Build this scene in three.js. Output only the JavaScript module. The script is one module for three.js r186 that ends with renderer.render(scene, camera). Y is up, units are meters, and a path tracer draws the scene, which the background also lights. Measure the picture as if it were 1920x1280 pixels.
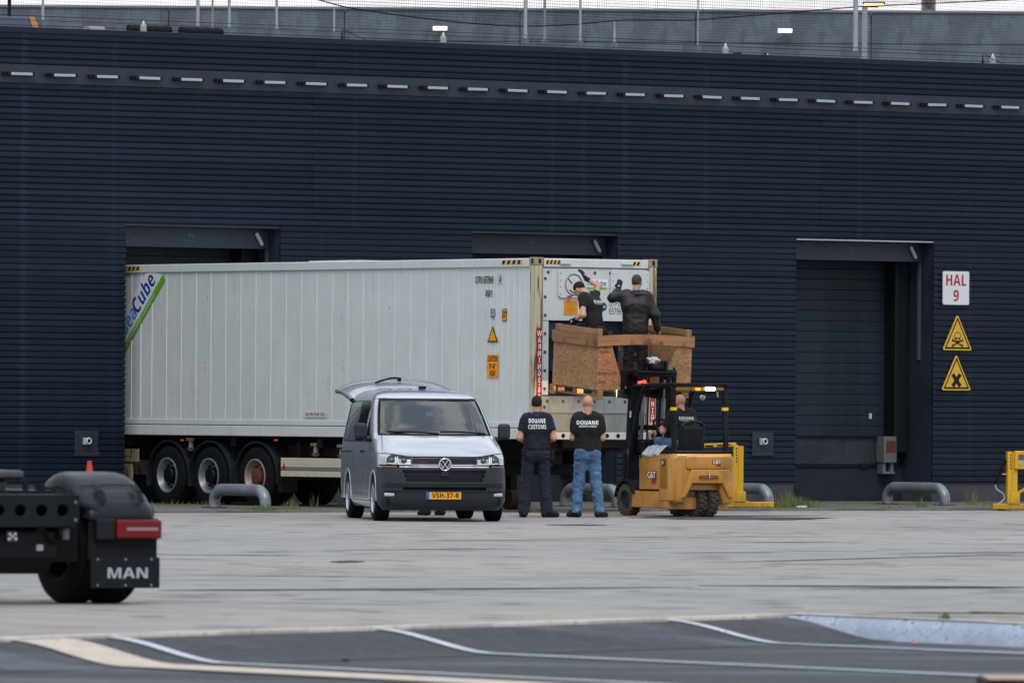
import * as THREE from 'three';
import { mergeGeometries, mergeVertices, toCreasedNormals } from 'three/addons/utils/BufferGeometryUtils.js';
import { RoundedBoxGeometry } from 'three/addons/geometries/RoundedBoxGeometry.js';
import { FontLoader } from 'three/addons/loaders/FontLoader.js';

// ---------------------------------------------------------------- camera, sky, sun, exposure
const PI = Math.PI, FOC = 16000, HOR = 122, ROLL = 0.0065, EYE = 1.7;
const scene = new THREE.Scene();
const camera = new THREE.PerspectiveCamera(2 * Math.atan(640 / FOC) * 180 / PI, 1.5, 1, 900);
camera.position.set(0, EYE, 0);
camera.rotation.order = 'YXZ';
camera.rotation.set(Math.atan(HOR / FOC), 0, ROLL);
camera.focus = 131; camera.userData.fStop = 5.6;
scene.add(camera);
const renderer = new THREE.WebGLRenderer({ antialias: true });
renderer.toneMapping = THREE.LinearToneMapping;
renderer.toneMappingExposure = 1.52;
renderer.shadowMap.enabled = true;

let seed = 7;
const rnd = () => { seed = (seed * 1664525 + 1013904223) >>> 0; return seed / 4294967296; };
const rr = (a, b) => a + (b - a) * rnd();
const hash = (x, y, z) => { let h = Math.imul(x, 374761393) ^ Math.imul(y, 668265263) ^ Math.imul(z, 2147483647 - 12345); h = Math.imul(h ^ (h >>> 13), 1274126177); return ((h ^ (h >>> 16)) >>> 0) / 4294967296; };
const sm = t => t * t * (3 - 2 * t);
function n3(x, y, z) {
  const xi = Math.floor(x), yi = Math.floor(y), zi = Math.floor(z), u = sm(x - xi), v = sm(y - yi), w = sm(z - zi);
  const L = (a, b, t) => a + (b - a) * t;
  return L(L(L(hash(xi, yi, zi), hash(xi + 1, yi, zi), u), L(hash(xi, yi + 1, zi), hash(xi + 1, yi + 1, zi), u), v),
    L(L(hash(xi, yi, zi + 1), hash(xi + 1, yi, zi + 1), u), L(hash(xi, yi + 1, zi + 1), hash(xi + 1, yi + 1, zi + 1), u), v), w);
}
const fbm = (x, y, z, o = 4) => { let s = 0, a = 0.5, t = 0; for (let i = 0; i < o; i++) { s += a * n3(x, y, z); t += a; a *= 0.5; x *= 2.03; y *= 2.03; z *= 2.03; } return s / t; };
const clamp = (x, a = 0, b = 1) => Math.min(b, Math.max(a, x));
const lerp = (a, b, t) => a + (b - a) * t;
const sstep = (a, b, x) => sm(clamp((x - a) / (b - a)));

{ // broken overcast sky
  const w = 1024, h = 512, d = new Float32Array(w * h * 4);
  for (let j = 0; j < h; j++) for (let i = 0; i < w; i++) {
    const el = ((j + 0.5) / h - 0.5) * PI, az = ((i + 0.5) / w - 0.5) * 2 * PI;
    const y = Math.sin(el), c = Math.cos(el), x = c * Math.cos(az), z = c * Math.sin(az);
    const k = 6.5 / (Math.max(y, 0) + 0.32);
    const n = fbm(x * k + 9, y * k * 0.6 + 3, z * k + 5, 5), m = sstep(0.36, 0.62, n);
    const b = 0.6 + 0.46 * Math.max(y, 0);
    let r = b * lerp(0.48, 1.06, m), g = b * lerp(0.57, 1.09, m), bl = b * lerp(0.72, 1.14, m);
    const hz = 1 - sstep(0.02, 0.3, y), hb = 0.8; r = lerp(r, hb * 0.98, hz * 0.8); g = lerp(g, hb * 0.955, hz * 0.8); bl = lerp(bl, hb * 0.93, hz * 0.8);
    if (y < 0) { const t = clamp(-y * 30); r = lerp(r, 0.22, t); g = lerp(g, 0.22, t); bl = lerp(bl, 0.22, t); }
    const q = (j * w + i) * 4; d[q] = r; d[q + 1] = g; d[q + 2] = bl; d[q + 3] = 1;
  }
  const sky = new THREE.DataTexture(d, w, h, THREE.RGBAFormat, THREE.FloatType);
  sky.mapping = THREE.EquirectangularReflectionMapping; sky.magFilter = sky.minFilter = THREE.LinearFilter; sky.needsUpdate = true;
  scene.background = sky; scene.environment = sky;
}
const sun = new THREE.DirectionalLight(0xfff8f0, 1.0);
sun.position.set(12, 128, -25); sun.target.position.set(0, 0, -130);
sun.castShadow = true; sun.shadow.radius = 34;
Object.assign(sun.shadow.camera, { left: -40, right: 40, top: 40, bottom: -40, near: 1, far: 400 });
sun.shadow.mapSize.set(2048, 2048);
scene.add(sun, sun.target);

// ---------------------------------------------------------------- helpers
const A = 36.5 * PI / 180;                                     // the warehouse stands at this angle to the view
const V = (x, y, z) => new THREE.Vector3(x, y, z);
function ray(x, y) { const a = x - 960, b = 640 - y, c = Math.cos(ROLL), s = Math.sin(ROLL); return [(a * c - b * s) / FOC, (a * s + b * c + HOR) / FOC]; }
const at = (x, y, D) => { const [p, q] = ray(x, y); return V(p * D, EYE + q * D, -D); };     // a point at a distance
const onGround = (x, y, h = 0) => { const [p, q] = ray(x, y), D = (h - EYE) / q; return V(p * D, h, -D); };
function frameHit(x, y, o, yaw, side = 'z', off = 0) {         // where a sight line meets a plane of a turned frame: [local x, y, local z]
  const [p, q] = ray(x, y), c = Math.cos(yaw), s = Math.sin(yaw);
  const dx = p * c + s, dz = p * s - c;                        // direction (p, q, -1) in local axes
  const ox = -o.x * c + o.z * s, oz = -o.x * s - o.z * c;
  const t = side === 'z' ? (off - oz) / dz : (off - ox) / dx;
  return [ox + dx * t, EYE + q * t - o.y, oz + dz * t];
}
const taken = {};
const numbered = n => { const k = taken[n] = (taken[n] ?? -1) + 1; return k ? `${n}_${String(k).padStart(3, '0')}` : n; };
function thing(name, label, category, pos = [0, 0, 0], yaw = 0, group) {
  const o = new THREE.Group(); o.name = numbered(name); o.position.set(...(pos.isVector3 ? pos.toArray() : pos)); o.rotation.y = yaw;
  o.userData = { label, category }; if (group) o.userData.group = group;
  scene.add(o); return o;
}
const sub = (name, parent, pos = [0, 0, 0], rot) => { const o = new THREE.Group(); o.name = name; o.position.set(...pos); if (rot) o.rotation.set(...rot); parent.add(o); return o; };
function boxUV(g) {                                            // uv in metres by the main direction of each face
  if (g.index) g = g.toNonIndexed();
  const p = g.attributes.position, u = new Float32Array(p.count * 2), a = V(), b = V(), c = V(), n = V();
  for (let i = 0; i < p.count; i += 3) {
    a.fromBufferAttribute(p, i); b.fromBufferAttribute(p, i + 1); c.fromBufferAttribute(p, i + 2);
    n.crossVectors(b.sub(a), c.sub(a));
    const X = Math.abs(n.x), Y = Math.abs(n.y), Z = Math.abs(n.z);
    for (let k = 0; k < 3; k++) {
      const x = p.getX(i + k), y = p.getY(i + k), z = p.getZ(i + k);
      u[(i + k) * 2] = Y >= X && Y >= Z ? x : X > Z ? z : x; u[(i + k) * 2 + 1] = Y >= X && Y >= Z ? z : y;
    }
  }
  g.setAttribute('uv', new THREE.BufferAttribute(u, 2)); return g;
}
function join(list) {
  list = list.flat(9).map(g => {
    g = g.index ? g.toNonIndexed() : g;
    if (!g.attributes.normal) g.computeVertexNormals();
    if (!g.attributes.uv) g.setAttribute('uv', new THREE.BufferAttribute(new Float32Array(g.attributes.position.count * 2), 2));
    const o = new THREE.BufferGeometry(); for (const k of ['position', 'normal', 'uv']) o.setAttribute(k, g.attributes[k]); return o;
  });
  return list.length > 1 ? mergeGeometries(list) : list[0];
}
function obj(name, geo, mat, parent, keepUV) {
  let g = Array.isArray(geo) ? join(geo) : geo;
  if (!keepUV && (mat.map || mat.bumpMap || mat.roughnessMap)) g = boxUV(g);
  const m = new THREE.Mesh(g, mat); m.name = parent && parent !== scene ? name : numbered(name); m.castShadow = m.receiveShadow = true;
  (parent || scene).add(m); return m;
}
const tag = (o, label, category, group, kind) => { Object.assign(o.userData, { label }); if (category) o.userData.category = category; if (group) o.userData.group = group; if (kind) o.userData.kind = kind; return o; };
const structure = (o, label) => { o.userData.kind = 'structure'; if (label) o.userData.label = label; return o; };
const move = (g, x, y, z, rx = 0, ry = 0, rz = 0) => { if (rx) g.rotateX(rx); if (rz) g.rotateZ(rz); if (ry) g.rotateY(ry); return g.translate(x, y, z); };
const bx = (w, h, d, x = 0, y = 0, z = 0, r = 0, rx = 0, ry = 0, rz = 0) => move(r ? new RoundedBoxGeometry(w, h, d, 2, Math.min(r, w / 2.01, h / 2.01, d / 2.01)) : new THREE.BoxGeometry(w, h, d), x, y, z, rx, ry, rz);
const bb = (x0, x1, y0, y1, z0, z1, r = 0) => bx(x1 - x0, y1 - y0, z1 - z0, (x0 + x1) / 2, (y0 + y1) / 2, (z0 + z1) / 2, r);
const cyl = (r0, r1, h, x = 0, y = 0, z = 0, axis = 'y', n = 20) => move(new THREE.CylinderGeometry(r0, r1, h, n), x, y, z, axis === 'z' ? PI / 2 : 0, 0, axis === 'x' ? -PI / 2 : 0);
const tube = (pts, r, n = 8, seg, closed = false, tension = 0.5) => { const c = new THREE.CatmullRomCurve3(pts.map(p => p.isVector3 ? p : V(...p)), closed, 'catmullrom', tension); return new THREE.TubeGeometry(c, seg || pts.length * 5, r, n, closed); };
const bar = (a, b, r, n = 8) => { a = V(...a); b = V(...b); const d = b.clone().sub(a), g = new THREE.CylinderGeometry(r, r, d.length(), n); g.applyQuaternion(new THREE.Quaternion().setFromUnitVectors(V(0, 1, 0), d.clone().normalize())); return g.translate((a.x + b.x) / 2, (a.y + b.y) / 2, (a.z + b.z) / 2); };
const beam = (a, b, w, h, r = 0) => { a = V(...a); b = V(...b); const d = b.clone().sub(a), g = r ? new RoundedBoxGeometry(w, h, d.length(), 2, r) : new THREE.BoxGeometry(w, h, d.length()); const m = new THREE.Matrix4().lookAt(b, a, V(0, 1, 0.001)); g.applyMatrix4(m); return g.translate((a.x + b.x) / 2, (a.y + b.y) / 2, (a.z + b.z) / 2); };
const lathe = (pts, n = 40, axis = 'x') => { const g = new THREE.LatheGeometry(pts.map(p => new THREE.Vector2(p[0], p[1])), n); if (axis === 'x') g.rotateZ(-PI / 2); if (axis === 'z') g.rotateX(PI / 2); return g; };   // pts: [radius, along axis]
const creased = (g, a = 0.6) => toCreasedNormals(g, a);
const poly = pts => { const s = new THREE.Shape(); pts.forEach((p, i) => i ? s.lineTo(p[0], p[1]) : s.moveTo(p[0], p[1])); s.closePath(); return s; };
const ext = (shape, d, bev = 0, seg = 2) => new THREE.ExtrudeGeometry(Array.isArray(shape) ? poly(shape) : shape, { depth: d - 2 * bev, bevelEnabled: bev > 0, bevelSize: bev, bevelThickness: bev, bevelOffset: -bev, bevelSegments: seg, curveSegments: 10 }).translate(0, 0, bev);
function roundRect(w, h, r, x = 0, y = 0) { const s = new THREE.Shape(), a = x - w / 2, b = y - h / 2; s.moveTo(a + r, b); s.lineTo(a + w - r, b); s.absarc(a + w - r, b + r, r, -PI / 2, 0); s.lineTo(a + w, b + h - r); s.absarc(a + w - r, b + h - r, r, 0, PI / 2); s.lineTo(a + r, b + h); s.absarc(a + r, b + h - r, r, PI / 2, PI); s.lineTo(a, b + r); s.absarc(a + r, b + r, r, PI, PI * 1.5); return s; }
const font = await new FontLoader().loadAsync('fonts/droid/droid_sans_bold.typeface.json');
const fontR = await new FontLoader().loadAsync('fonts/droid/droid_sans_regular.typeface.json');
function letters(text, h, { sx = 1, f = font, align = 'center', skew = 0, thick = 0 } = {}) {   // flat lettering in the xy plane, capital height h
  const cap = f.capHeight ??= (() => { const g = new THREE.ShapeGeometry(f.generateShapes('H', 1)); g.computeBoundingBox(); return g.boundingBox.max.y; })(), shapes = f.generateShapes(text, h / cap);
  const g = thick ? new THREE.ExtrudeGeometry(shapes, { depth: thick, bevelEnabled: false, curveSegments: 4 }) : new THREE.ShapeGeometry(shapes, 4);
  g.computeBoundingBox(); const b = g.boundingBox, w = b.max.x - b.min.x;
  g.translate(align === 'center' ? -b.min.x - w / 2 : align === 'right' ? -b.max.x : -b.min.x, 0, 0); g.scale(sx, 1, 1);
  if (sx < 0 && g.index) { const a = g.index.array; for (let i = 0; i < a.length; i += 3) { const t = a[i]; a[i] = a[i + 1]; a[i + 1] = t; } }
  if (skew) g.applyMatrix4(new THREE.Matrix4().makeShear(0, 0, skew, 0, 0, 0));
  return g;
}
function tex(w, h, fn, { srgb = true, rep = [1, 1] } = {}) {
  const d = new Uint8Array(w * h * 4);
  for (let j = 0; j < h; j++) for (let i = 0; i < w; i++) { const c = fn(i / w, j / h, i, j), q = (j * w + i) * 4; if (typeof c === 'number') d[q] = d[q + 1] = d[q + 2] = clamp(c) * 255; else { d[q] = clamp(c[0]) * 255; d[q + 1] = clamp(c[1]) * 255; d[q + 2] = clamp(c[2]) * 255; } d[q + 3] = 255; }
  const t = new THREE.DataTexture(d, w, h); t.magFilter = t.minFilter = THREE.LinearFilter; t.wrapS = t.wrapT = THREE.RepeatWrapping; t.repeat.set(...rep);
  if (srgb) t.colorSpace = THREE.SRGBColorSpace; t.needsUpdate = true; return t;
}
// noise that tiles: u, v in 0..1, f whole numbers
function tn(u, v, fx, fy, s = 0) { const x = u * fx, y = v * fy, xi = Math.floor(x), yi = Math.floor(y), a = sm(x - xi), b = sm(y - yi), H = (i, j) => hash(((i % fx) + fx) % fx, ((j % fy) + fy) % fy, s); return lerp(lerp(H(xi, yi), H(xi + 1, yi), a), lerp(H(xi, yi + 1), H(xi + 1, yi + 1), a), b); }
const tf = (u, v, fx, fy, o = 4, s = 0) => { let r = 0, a = 0.5, t = 0; for (let i = 0; i < o; i++) { r += a * tn(u, v, fx, fy, s + i * 17); t += a; a *= 0.55; fx *= 2; fy *= 2; } return r / t; };
const S = (hex, roughness = 0.6, metalness = 0, more = {}) => { const c = new THREE.Color(hex), dim = Math.max(c.r, c.g, c.b) < 0.035 && metalness < 0.35 && roughness > 0.38; return dim ? new THREE.MeshPhysicalMaterial({ color: hex, roughness, metalness, specularIntensity: 0.4, ...more }) : new THREE.MeshStandardMaterial({ color: hex, roughness, metalness, ...more }); };   // dull dark paint, plastic and rubber shine little
const P = (hex, roughness, more = {}) => new THREE.MeshPhysicalMaterial({ color: hex, roughness, ...more });

// shared grain: soiling with an outline of its own, over any colour
const grime = tex(512, 512, (u, v) => { const a = tf(u, v, 5, 5, 5, 3), b = tf(u, v, 40, 40, 3, 8), c = tf(u, v, 60, 4, 3, 12); return 0.86 + 0.14 * sstep(0.3, 0.6, a) - 0.1 * sstep(0.6, 0.8, c) - 0.1 * (b - 0.5); }, { rep: [0.5, 0.5] });
const wearMap = tex(512, 512, (u, v) => { const a = tf(u, v, 8, 8, 5, 31), b = tf(u, v, 64, 64, 3, 38); return 0.8 + 0.2 * a - 0.35 * sstep(0.64, 0.76, a * 0.6 + b * 0.4); }, { rep: [0.8, 0.8] });
const roughMap = tex(256, 256, (u, v) => 0.75 + 0.5 * (tf(u, v, 6, 6, 4, 51) - 0.5), { srgb: false, rep: [0.7, 0.7] });
const bumpFine = tex(256, 256, (u, v) => tf(u, v, 24, 24, 4, 61), { srgb: false, rep: [2, 2] });
const M = {
  rubber: S(0x0a0b0c, 0.85, 0, { bumpMap: bumpFine, bumpScale: 0.004 }), black: S(0x101216, 0.6), blackGloss: S(0x0c0d10, 0.25), blackPlastic: S(0x121519, 0.62, 0, { map: grime }),
  darkSteel: S(0x14181e, 0.5, 0.3, { map: grime }), steel: S(0x8a8f94, 0.45, 0.7, { map: grime }), galv: S(0x75808a, 0.55, 0.45, { map: wearMap }), chrome: S(0xd8dade, 0.12, 1),
  white: S(0xdcdedd, 0.5), rust: S(0x5a2f1c, 0.9, 0, { map: wearMap }), red: S(0x9c1420, 0.45), textBlack: S(0x14161a, 0.6), textWhite: S(0xd5d8da, 0.6), yellowSign: S(0xe0b011, 0.45), lens: S(0xe8ecee, 0.2),
};
const DBL = THREE.DoubleSide;
// ---------------------------------------------------------------- ground
const WO = V(0, 0, -149.6);                                     // the warehouse frame: x along the wall, z out of it
const wall = (x, y, off = 0) => frameHit(x, y, WO, A, 'z', off);
const concreteMap = tex(1024, 1024, (u, v) => {
  const a = tf(u, v, 3, 3, 5, 1), b = tf(u, v, 90, 90, 3, 2), c = tf(u, v, 6, 30, 4, 4);
  let k = 0.525 + 0.07 * (a - 0.5) + 0.12 * (b - 0.5) + 0.05 * (c - 0.5);
  k -= 0.12 * sstep(0.68, 0.74, tf(u, v, 40, 40, 3, 9)) + 0.06 * sstep(0.66, 0.8, tf(u, v, 14, 22, 4, 14));
  const q = sstep(0.35, 0.65, tf(u, v, 2, 2, 3, 15)); return [k * lerp(0.99, 1.02, q), k * lerp(0.985, 0.985, q), k * lerp(0.965, 0.935, q)];
}, { rep: [1 / 23, 1 / 23] });
const asphaltMap = tex(1024, 1024, (u, v) => {
  const a = tf(u, v, 4, 4, 5, 21), b = tf(u, v, 160, 160, 2, 22), w = sstep(0.56, 0.75, tf(u, v, 3, 14, 4, 25));
  const k = 0.175 + 0.07 * (a - 0.5) + 0.11 * (b - 0.5) + 0.13 * w; return [k * 0.93, k * 1.0, k * 1.13];
}, { rep: [1 / 12, 1 / 12] });
const paverMap = tex(1024, 1024, (u, v) => {
  const cx = 40, cy = 80, r = Math.floor(v * cy), xo = u * cx + (r % 2) * 0.5, id = hash(Math.floor(xo) % cx, r, 5), e = Math.min(xo % 1, 1 - xo % 1) * 2, f = Math.min((v * cy) % 1, 1 - (v * cy) % 1);
  const moss = sstep(0.5, 0.68, tf(u, v, 7, 7, 4, 71)); let k = 0.37 + 0.1 * (id - 0.5) + 0.08 * (tf(u, v, 60, 60, 3, 73) - 0.5); if (e < 0.08 || f < 0.1) k *= 0.7;
  return [k * lerp(1, 0.72, moss), k * lerp(0.97, 0.78, moss), k * lerp(0.93, 0.5, moss)];
}, { rep: [1 / 8, 1 / 8] });
const M_concrete = S(0xffffff, 0.92, 0, { map: concreteMap, bumpMap: bumpFine, bumpScale: 0.003 });
const M_asphalt = S(0xffffff, 0.88, 0, { map: asphaltMap, bumpMap: bumpFine, bumpScale: 0.006 });
const M_paver = S(0xffffff, 0.93, 0, { map: paverMap });
const flat = (pts, y) => { const g = new THREE.ShapeGeometry(poly(pts.map(p => [p[0], -p[1]]))); g.rotateX(-PI / 2); return g.translate(0, y, 0); };
// the yard ends at an edge; nearer than that the asphalt lies 0.15 m lower beyond a short ramp
const E0 = onGround(-400, 1209), E1 = onGround(1470, 1153), K = V(0.6, 0, 0.8), eDir = E1.clone().sub(E0).normalize();
const Eleft = E0.clone().addScaledVector(eDir, -60), Kfar = E1.clone().addScaledVector(onGround(1920, 1172).sub(E1).normalize(), 60);
const kDir = onGround(1920, 1172).sub(E1).normalize(), LOW = -0.17;
{
  const yard = obj('yard', flat([[Eleft.x, Eleft.z], [E1.x, E1.z], [Kfar.x, Kfar.z], [400, -30], [420, -420], [-420, -420], [-420, Eleft.z]], 0), M_concrete);
  structure(yard, 'worn pale grey concrete yard in front of the warehouse');
  const base = obj('asphalt_road', flat([[-300, 60], [300, 60], [300, -130], [-300, -130]], LOW), M_asphalt); structure(base, 'dark lower asphalt with white bay lines in the foreground');
  // ramp: an S-shaped slope from the yard edge down to the lower asphalt, 1.5 m long
  const prof = s => LOW * sm(clamp(s / 1.55)) - 0.022 * (1 - clamp(s / 1.55)), rampPt = (e, s, up = 0) => V(0, prof(s) + up, 0).add(e.clone().addScaledVector(K, s));
  const strip = (s0, s1, e0, e1, up, n = 14, m = 40) => {
    const v = [], ix = [];
    for (let i = 0; i <= m; i++) for (let j = 0; j <= n; j++) { const e = e0.clone().lerp(e1, i / m), p = rampPt(e, lerp(s0, s1, j / n), up); v.push(p.x, p.y, p.z); }
    for (let i = 0; i < m; i++) for (let j = 0; j < n; j++) { const a = i * (n + 1) + j, b = a + n + 1; ix.push(a, a + 1, b, b, a + 1, b + 1); }
    const g = new THREE.BufferGeometry(); g.setAttribute('position', new THREE.Float32BufferAttribute(v, 3)); g.setIndex(ix); g.computeVertexNormals();
    if (g.attributes.normal.getY(5) < 0) { g.setIndex(ix.reverse()); g.computeVertexNormals(); } return g;
  };
  const ramp = obj('ramp', strip(0, 1.6, Eleft, E1.clone().addScaledVector(eDir, 0.35), 0.004), M_asphalt); structure(ramp, 'short asphalt slope down from the yard edge');
  const kerbTop = S(0xcfc8be, 0.85, 0, { map: grime }), edge = obj('kerb_edge', beam([Eleft.x, -0.016, Eleft.z], [E1.x, -0.016, E1.z], 0.14, 0.05), kerbTop, yard);
  const kq = kDir.clone().multiplyScalar(60), kn = V(-kDir.z, 0, kDir.x); if (kn.z < 0) kn.negate(); if (kn.x > 0) kn.negate();
  // pale blue kerb face on the right
  const kv = [], kix = [], kn2 = V(kDir.z, 0, -kDir.x); kn2.multiplyScalar(kn2.x < 0 ? 1 : -1);
  for (let i = 0; i <= 30; i++) for (let j = 0; j <= 3; j++) { const t = i / 30 * 40, p = E1.clone().addScaledVector(kDir, t).addScaledVector(kn2, [-0.12, 0, 0.06, 0.11][j]); kv.push(p.x, [0.012, 0.006, -0.07, -0.19][j], p.z); }
  for (let i = 0; i < 30; i++) for (let j = 0; j < 3; j++) { const a = i * 4 + j, b = a + 4; kix.push(a, b, a + 1, b, b + 1, a + 1); }
  const kg = new THREE.BufferGeometry(); kg.setAttribute('position', new THREE.Float32BufferAttribute(kv, 3)); kg.setIndex(kix); kg.computeVertexNormals();
  const kerb = obj('kerb', kg, S(0xa4b1c1, 0.85, 0, { map: wearMap, bumpMap: bumpFine, bumpScale: 0.01, side: DBL })); structure(kerb, 'pale blue painted kerb along the right edge of the yard');
  obj('kerb_coping', (() => { const v = [], ix = []; for (let i = 0; i <= 30; i++) for (const q of [-0.14, 0.003]) { const p = E1.clone().addScaledVector(kDir, i / 30 * 40).addScaledVector(kn2, q); v.push(p.x, 0.016, p.z); } for (let i = 0; i < 30; i++) ix.push(i * 2, i * 2 + 1, i * 2 + 2, i * 2 + 2, i * 2 + 1, i * 2 + 3); const g = new THREE.BufferGeometry(); g.setAttribute('position', new THREE.Float32BufferAttribute(v, 3)); g.setIndex(ix); g.computeVertexNormals(); return g; })(), Object.assign(kerbTop.clone(), { side: DBL }), kerb);
  // painted lines run from the edge down the ramp and on over the lower asphalt
  const eAt = x => { const t = (x + 400) / 1870, y = lerp(1209, 1153, t); return onGround(x, y); };
  const line = (x, w, mat, label, dir = K) => {
    const e0 = eAt(x), half = eDir.clone().multiplyScalar(w / 2 / 0.95), v = [], ix = []; let n = 0;
    for (let s = 0.0; s < 26; s += s < 2 ? 0.1 : 1.5) { const wob = 0.012 * (n3(s * 3, x, 1) - 0.5); for (const q of [-1, 1]) { const p = e0.clone().addScaledVector(dir, s).addScaledVector(half, q + wob); v.push(p.x, prof(s) + 0.014, p.z); } n++; }
    for (let i = 0; i < n - 1; i++) ix.push(i * 2, i * 2 + 1, i * 2 + 2, i * 2 + 2, i * 2 + 1, i * 2 + 3);
    const g = new THREE.BufferGeometry(); g.setAttribute('position', new THREE.Float32BufferAttribute(v, 3)); g.setIndex(ix); g.computeVertexNormals();
    const o = obj('painted_line', g, mat, base); o.userData.label = label;
  };
  const paint = S(0xc6d0da, 0.75, 0, { map: wearMap, side: DBL }), beige = S(0xc6bbab, 0.8, 0, { map: wearMap, side: DBL });
  line(200, 0.13, paint, 'white bay line running down the ramp on the left'); line(705, 0.13, paint, 'white bay line in the middle of the ramp'); line(1250, 0.12, paint, 'white bay line on the right of the ramp'); line(62, 0.62, beige, 'wide worn beige line at the left of the ramp');
  // apron of old pavers between the yard and the wall
  const A0 = onGround(-300, 963.5), A1 = onGround(2300, 955), ad = A1.clone().sub(A0).normalize(); A0.addScaledVector(ad, -30); A1.addScaledVector(ad, 30);
  const an = V(ad.z, 0, -ad.x); if (an.z > 0) an.negate();
  const far = p => p.clone().addScaledVector(an, 30), B0 = far(A0), B1 = far(A1);
  structure(obj('apron_paving', flat([[A0.x, A0.z], [A1.x, A1.z], [B1.x, B1.z], [B0.x, B0.z]], 0.02), M_paver), 'old mossy block paving between the yard and the warehouse');
  obj('apron_kerb', [beam([A0.x, 0.0, A0.z], [A1.x, 0.0, A1.z], 0.12, 0.07)], S(0x6d6c68, 0.9, 0, { map: grime }), scene.getObjectByName('apron_paving'));
  // tyre marks and stains
  const stain = S(0x2a2b30, 0.7, 0, { map: wearMap, side: DBL }), mark = (x0, y0, x1, y1, w, name = 'tyre_mark', mat = stain) => { const a = onGround(x0, y0), b = onGround(x1, y1), d = b.clone().sub(a).normalize(), q = V(-d.z, 0, d.x).multiplyScalar(w / 2), v = [], ix = [], n = 24; for (let i = 0; i <= n; i++) { const p = a.clone().lerp(b, i / n), k = (0.25 + 0.75 * Math.sin(i / n * PI)) * (0.55 + 0.8 * n3(i * 0.7, x0, y0)); v.push(p.x + q.x * k, 0.005, p.z + q.z * k, p.x - q.x * k, 0.005, p.z - q.z * k); } for (let i = 0; i < n; i++) ix.push(i * 2, i * 2 + 1, i * 2 + 2, i * 2 + 2, i * 2 + 1, i * 2 + 3); const g = new THREE.BufferGeometry(); g.setAttribute('position', new THREE.Float32BufferAttribute(v, 3)); g.setIndex(ix); g.computeVertexNormals(); obj(name, g, mat, yard); };
  mark(300, 1107, 1010, 1104, 0.5); mark(700, 1105.5, 1300, 1101, 0.3); mark(1310, 1098, 1990, 1101, 0.45); mark(1500, 1104, 1960, 1102, 0.3); mark(620, 1053, 682, 1053.5, 1.2); mark(1190, 971, 1560, 971, 2.4); mark(1250, 974, 1530, 973.5, 1.5); mark(1290, 967.5, 1540, 966.8, 0.8); mark(1025, 984, 1135, 984.5, 1.2); mark(1640, 1149, 1900, 1150, 0.25); mark(1820, 1147, 1990, 1153, 0.3); mark(20, 1042, 420, 1050, 0.12); mark(330, 1078, 820, 1083, 0.15); mark(1300, 1056, 1900, 1040, 0.14);
  const faint = [S(0x76726e, 0.9, 0, { map: wearMap, side: DBL }), S(0x8f8a84, 0.9, 0, { map: wearMap, side: DBL }), S(0x5c5a58, 0.85, 0, { map: wearMap, side: DBL })];
  for (let i = 0; i < 60; i++) { const x = rr(-100, 1900), y = 985 + 165 * Math.pow(rnd(), 0.8), L = rr(60, 420), sl = rr(-0.012, 0.012); mark(x, y, x + L, y + sl * L, rr(0.03, 0.12) * (y < 1040 ? 2.4 : 1), 'tyre_mark', faint[(rnd() * 3) | 0]); }
  mark(940, 967, 1260, 967.5, 0.7, 'red_paint_line', S(0xb4847e, 0.85, 0, { map: wearMap, side: DBL }));
}
// ---------------------------------------------------------------- warehouse
const cladMap = tex(512, 512, (u, v) => { const a = tf(u, v, 4, 9, 4, 401), b = tf(u, v, 50, 70, 3, 404), st = sstep(0.68, 0.8, tf(u, v, 44, 3, 3, 407)) * sstep(0.5, 0.7, tf(u, v, 5, 6, 3, 409)); const k = 0.9 + 0.1 * (a - 0.5) + 0.1 * (b - 0.5) + 0.45 * st; return [k * 0.8, k * 0.8, k * 0.8]; }, { rep: [0.13, 0.21] });
const clad = [0, 1, 2].map(i => P([0x243347, 0x27374c, 0x212f43][i], 0.5, { map: cladMap, roughnessMap: roughMap, specularIntensity: 0.35 }));
const M_band = S(0x1e2a3b, 0.5, 0.1, { map: grime }), M_recess = S(0x1e2a39, 0.6, 0, { map: grime }), M_lintel = S(0x222f40, 0.5, 0.1, { map: grime }), M_door = S(0x1e2833, 0.5, 0.0, { map: grime }), M_pad = S(0x121418, 0.55);
const H_TOP = 8.03, BAND0 = 7.1, BAND1 = 7.4, LIN = 4.75, PITCH = 0.105;
const docks = [[234, 524, 440], [884, 1157, 450], [1492, 1750, 470]].map(([a, b, y]) => [wall(a, y)[0], wall(b, y)[0]]);
const house = thing('warehouse', 'long dark navy warehouse clad in horizontal ribbed metal with loading docks', 'building', WO, A);
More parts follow.
